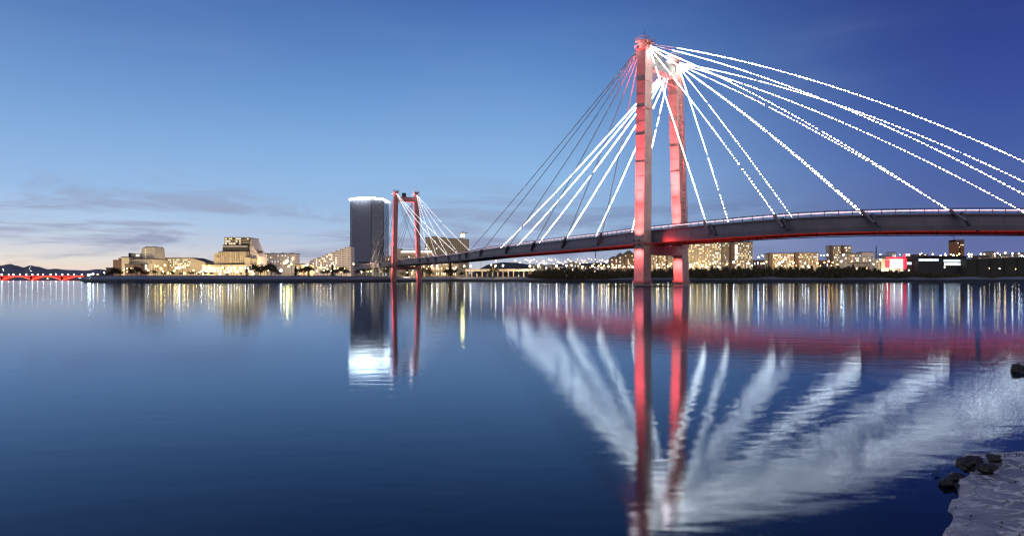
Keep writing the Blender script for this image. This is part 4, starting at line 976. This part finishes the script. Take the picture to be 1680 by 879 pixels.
# the wooded belt on the right bank reads as one mass
rb = random.Random(3); mb = MB(); th = MB()
prof = [(866, 449, 650), (880, 443, 640), (905, 440, 630), (925, 438, 625), (960, 441, 615), (1040, 442, 610), (1125, 439, 608), (1180, 438, 605), (1250, 437.5, 605), (1330, 438, 603), (1400, 436, 600), (1420, 438, 600), (1450, 443, 600), (1500, 445, 603), (1560, 449, 606), (1590, 452, 608), (1720, 452, 600)]
for (x0, y0, d0), (x1, y1, d1) in zip(prof, prof[1:]):
    for _ in range(int((x1-x0)*38)):
        t = rb.random(); x = x0+(x1-x0)*t; d = d0+(d1-d0)*t; dep = rb.uniform(14, 34); ht = zat(y0+(y1-y0)*t, d+20) - 3.0
        ht *= .84 + .16*math.sin(x*.41) * math.sin(x*.13+1) + .13*math.sin(x*1.1+math.sin(x*.37)*2) + .07*math.sin(x*2.9)
        zz = 2.6 + ht*(1-rb.random()**1.6 if rb.random() < .75 else rb.random())
        p = px(x, d+dep, zz); s_ = rb.uniform(.45, 1.25)
        a = Vector((rb.uniform(-1,1), rb.uniform(-.6,.6), rb.uniform(-1,1))).normalized()*s_; b_ = a.cross(Vector((rb.uniform(-.4,.4), 1, rb.uniform(-.4,.4)))).normalized()*s_*.7
        mb.add([p-a, p+b_, p+a, p-b_], [(0,1,2,3)])
me = bpy.data.meshes.new('treeline'); me.from_pydata(mb.v, [], mb.f); me.materials.append(leaf_m)
tag(link('treeline', me), kind='stuff')

# ------------------------------------------------------------------ near shore: ice shelf and rocks
ice_m = bpy.data.materials.new('shore ice'); ice_m.use_nodes = True
n, l = ice_m.node_tree.nodes, ice_m.node_tree.links; b = n['Principled BSDF']; b.inputs['Roughness'].default_value = .42
tcx = n.new('ShaderNodeTexCoord')
vo = n.new('ShaderNodeTexVoronoi'); vo.feature = 'DISTANCE_TO_EDGE'; vo.inputs['Scale'].default_value = 2.9
nz = n.new('ShaderNodeTexNoise'); nz.inputs['Scale'].default_value = 2.6; nz.inputs['Detail'].default_value = 8
l.new(tcx.outputs['Object'], nz.inputs[0])
vm = n.new('ShaderNodeVectorMath'); vm.operation = 'MULTIPLY_ADD'; l.new(nz.outputs['Color'], vm.inputs[0]); vm.inputs[1].default_value = (.9, .9, .9); l.new(tcx.outputs['Object'], vm.inputs[2]); l.new(vm.outputs[0], vo.inputs[0])
mr = n.new('ShaderNodeMapRange'); l.new(vo.outputs['Distance'], mr.inputs[0]); mr.inputs[1].default_value = 0.0; mr.inputs[2].default_value = .12; mr.inputs[3].default_value = 1; mr.inputs[4].default_value = 0
nm = n.new('ShaderNodeTexNoise'); nm.inputs['Scale'].default_value = 1.1; l.new(tcx.outputs['Object'], nm.inputs[0])
mm = n.new('ShaderNodeMapRange'); l.new(nm.outputs['Fac'], mm.inputs[0]); mm.inputs[1].default_value = .34; mm.inputs[2].default_value = .50
mk = n.new('ShaderNodeMath'); mk.operation = 'MULTIPLY'; l.new(mr.outputs[0], mk.inputs[0]); l.new(mm.outputs[0], mk.inputs[1])
cr1 = n.new('ShaderNodeMix'); cr1.data_type = 'RGBA'; l.new(nz.outputs['Fac'], cr1.inputs[0]); cr1.inputs[6].default_value = (.05, .055, .09, 1); cr1.inputs[7].default_value = (.34, .35, .43, 1)
cr2 = n.new('ShaderNodeMix'); cr2.data_type = 'RGBA'; l.new(mk.outputs[0], cr2.inputs[0]); l.new(cr1.outputs[2], cr2.inputs[6]); cr2.inputs[7].default_value = (.95, .94, .95, 1)
l.new(cr2.outputs[2], b.inputs['Base Color'])
bp = n.new('ShaderNodeBump'); bp.inputs['Strength'].default_value = 1; bp.inputs['Distance'].default_value = .06
sm = n.new('ShaderNodeMath'); l.new(nz.outputs['Fac'], sm.inputs[0]); l.new(mk.outputs[0], sm.inputs[1]); l.new(sm.outputs[0], bp.inputs['Height']); l.new(bp.outputs[0], b.inputs['Normal'])
from mathutils import noise as NZ
outl = [(1800, 730), (1720, 738), (1680, 742), (1655, 747), (1640, 749), (1620, 746), (1600, 749), (1585, 748), (1574, 751), (1573, 758), (1582, 765), (1584, 775), (1590, 785), (1578, 793), (1565, 800), (1570, 812), (1567, 820), (1553, 828), (1550, 836), (1560, 845), (1558, 858), (1545, 868), (1538, 885), (1525, 930), (1500, 1010), (1470, 1140)]
ow = []
for (a, b_) in zip(outl, outl[1:]):
    for k in range(8):
        t = k/8; x = a[0]+(b_[0]-a[0])*t; y = a[1]+(b_[1]-a[1])*t; D = CH*F/(y-YH); v = px(x, D)
        j = NZ.noise(Vector((v.x*3, v.y*3, 0)))*.10 + NZ.noise(Vector((v.x*9, v.y*9, 3)))*.05
        ow.append(v + Vector((j, j*1.3, 0)))
cen = Vector((14, 1.5, 0)); rows = []
for t in (0, .004, .015, .04, .08, .13, .19, .26, .34, .44, .56, .7, .85, 1):
    r_ = []
    for v in ow:
        q = v.lerp(cen, t); h_ = 0 if t == 0 else .05 + .03*min(1, t*20) + .25*t + NZ.noise(Vector((q.x*1.2, q.y*1.2, 1)))*.045 + NZ.noise(Vector((q.x*4, q.y*4, 7)))*.035
        r_.append((q.x, q.y, h_ if t else -.05))
    rows.append(r_)
tag(MB().loft(rows).build('shore_ice', ice_m, smooth=True), kind='structure')
rock_m = mat('wet black rock', (.022, .021, .020), .42, noise=.5, nscale=5, bump=.7)
def rock(x, y, wpx, hf, label, seed, lumps=1, group=None):
    D = CH*F/(y-YH); c = px(x, D); r = wpx/F*D/2
    bm = bmesh.new(); bmesh.ops.create_icosphere(bm, subdivisions=4, radius=1)
    for v in bm.verts:
        p = v.co + Vector((seed*3.1, 0, 0)); d = 1 + NZ.noise(p*1.3)*.45 + NZ.noise(p*3)*.22 + NZ.noise(p*7)*.08
        v.co = Vector((v.co.x*r*d, v.co.y*r*.8*d, max(v.co.z*r*hf*d, -.1)))
    if lumps > 1: c.z += .1
    me = bpy.data.meshes.new('rock'); bm.to_mesh(me); bm.free(); me.materials.append(rock_m)
    for p in me.polygons: p.use_smooth = (p.index % 3 != 0)
    o = link('rock', me, None, c + Vector((0, 0, .03))); tag(o, label, 'rock', group); return o
rock(1671, 609, 24, .8, 'big dark rock standing in the water at the right edge', 1)
rock(1688, 613, 20, .6, 'low dark rock cut by the right edge beside the big one', 2)
rock(1555, 796, 22, .7, 'small black rock at the tip of the row, farthest out in the water', 3)
rock(1569, 790, 30, .65, 'wide black rock half in water against the ice edge', 4)
rock(1586, 781, 30, .75, 'tallest black rock of the row at the ice edge', 5, 2)
rock(1600, 775, 24, .6, 'flat black rock pushed into the ice corner', 6, 2)
rock(1577, 803, 20, .45, 'low wet rock just below the wide black rock', 9)
rock(1617, 788, 30, .6, 'black rock frozen into the ice sheet', 7, 2)
rock(1630, 770, 22, .6, 'small black rock on the ice behind the frozen one', 8, 2)
rock(1537, 779, 6, .5, 'tiny rock tip poking from the water left of the ice', 10)
pb = MB(); rp_ = random.Random(4)
for _ in range(170):                                              # grit and small stones frozen along the edge of the ice
    v = rp_.choice(ow[40:]); t = abs(rp_.gauss(0, .05)); q = v.lerp(cen, t)
    pb.octa((q.x+rp_.uniform(-.1,.1), q.y+rp_.uniform(-.1,.1), (.05+.03*min(1, t*20)+.25*t) if t > .004 else .0), rp_.uniform(.004, .014)*(1.6 if rp_.random() < .06 else 1))
tag(pb.build('gravel', rock_m), kind='stuff')
for m_ in bpy.data.materials:
    if m_.use_nodes and 'Principled BSDF' in m_.node_tree.nodes and m_.node_tree.nodes['Principled BSDF'].inputs['Emission Strength'].default_value > 0:
        m_.cycles.emission_sampling = 'NONE' if ('window' in m_.name or m_.name in ('red arch floodlit glow', 'pink cable glow', 'handrail LED strip')) else 'FRONT'
print('lamps', nl)
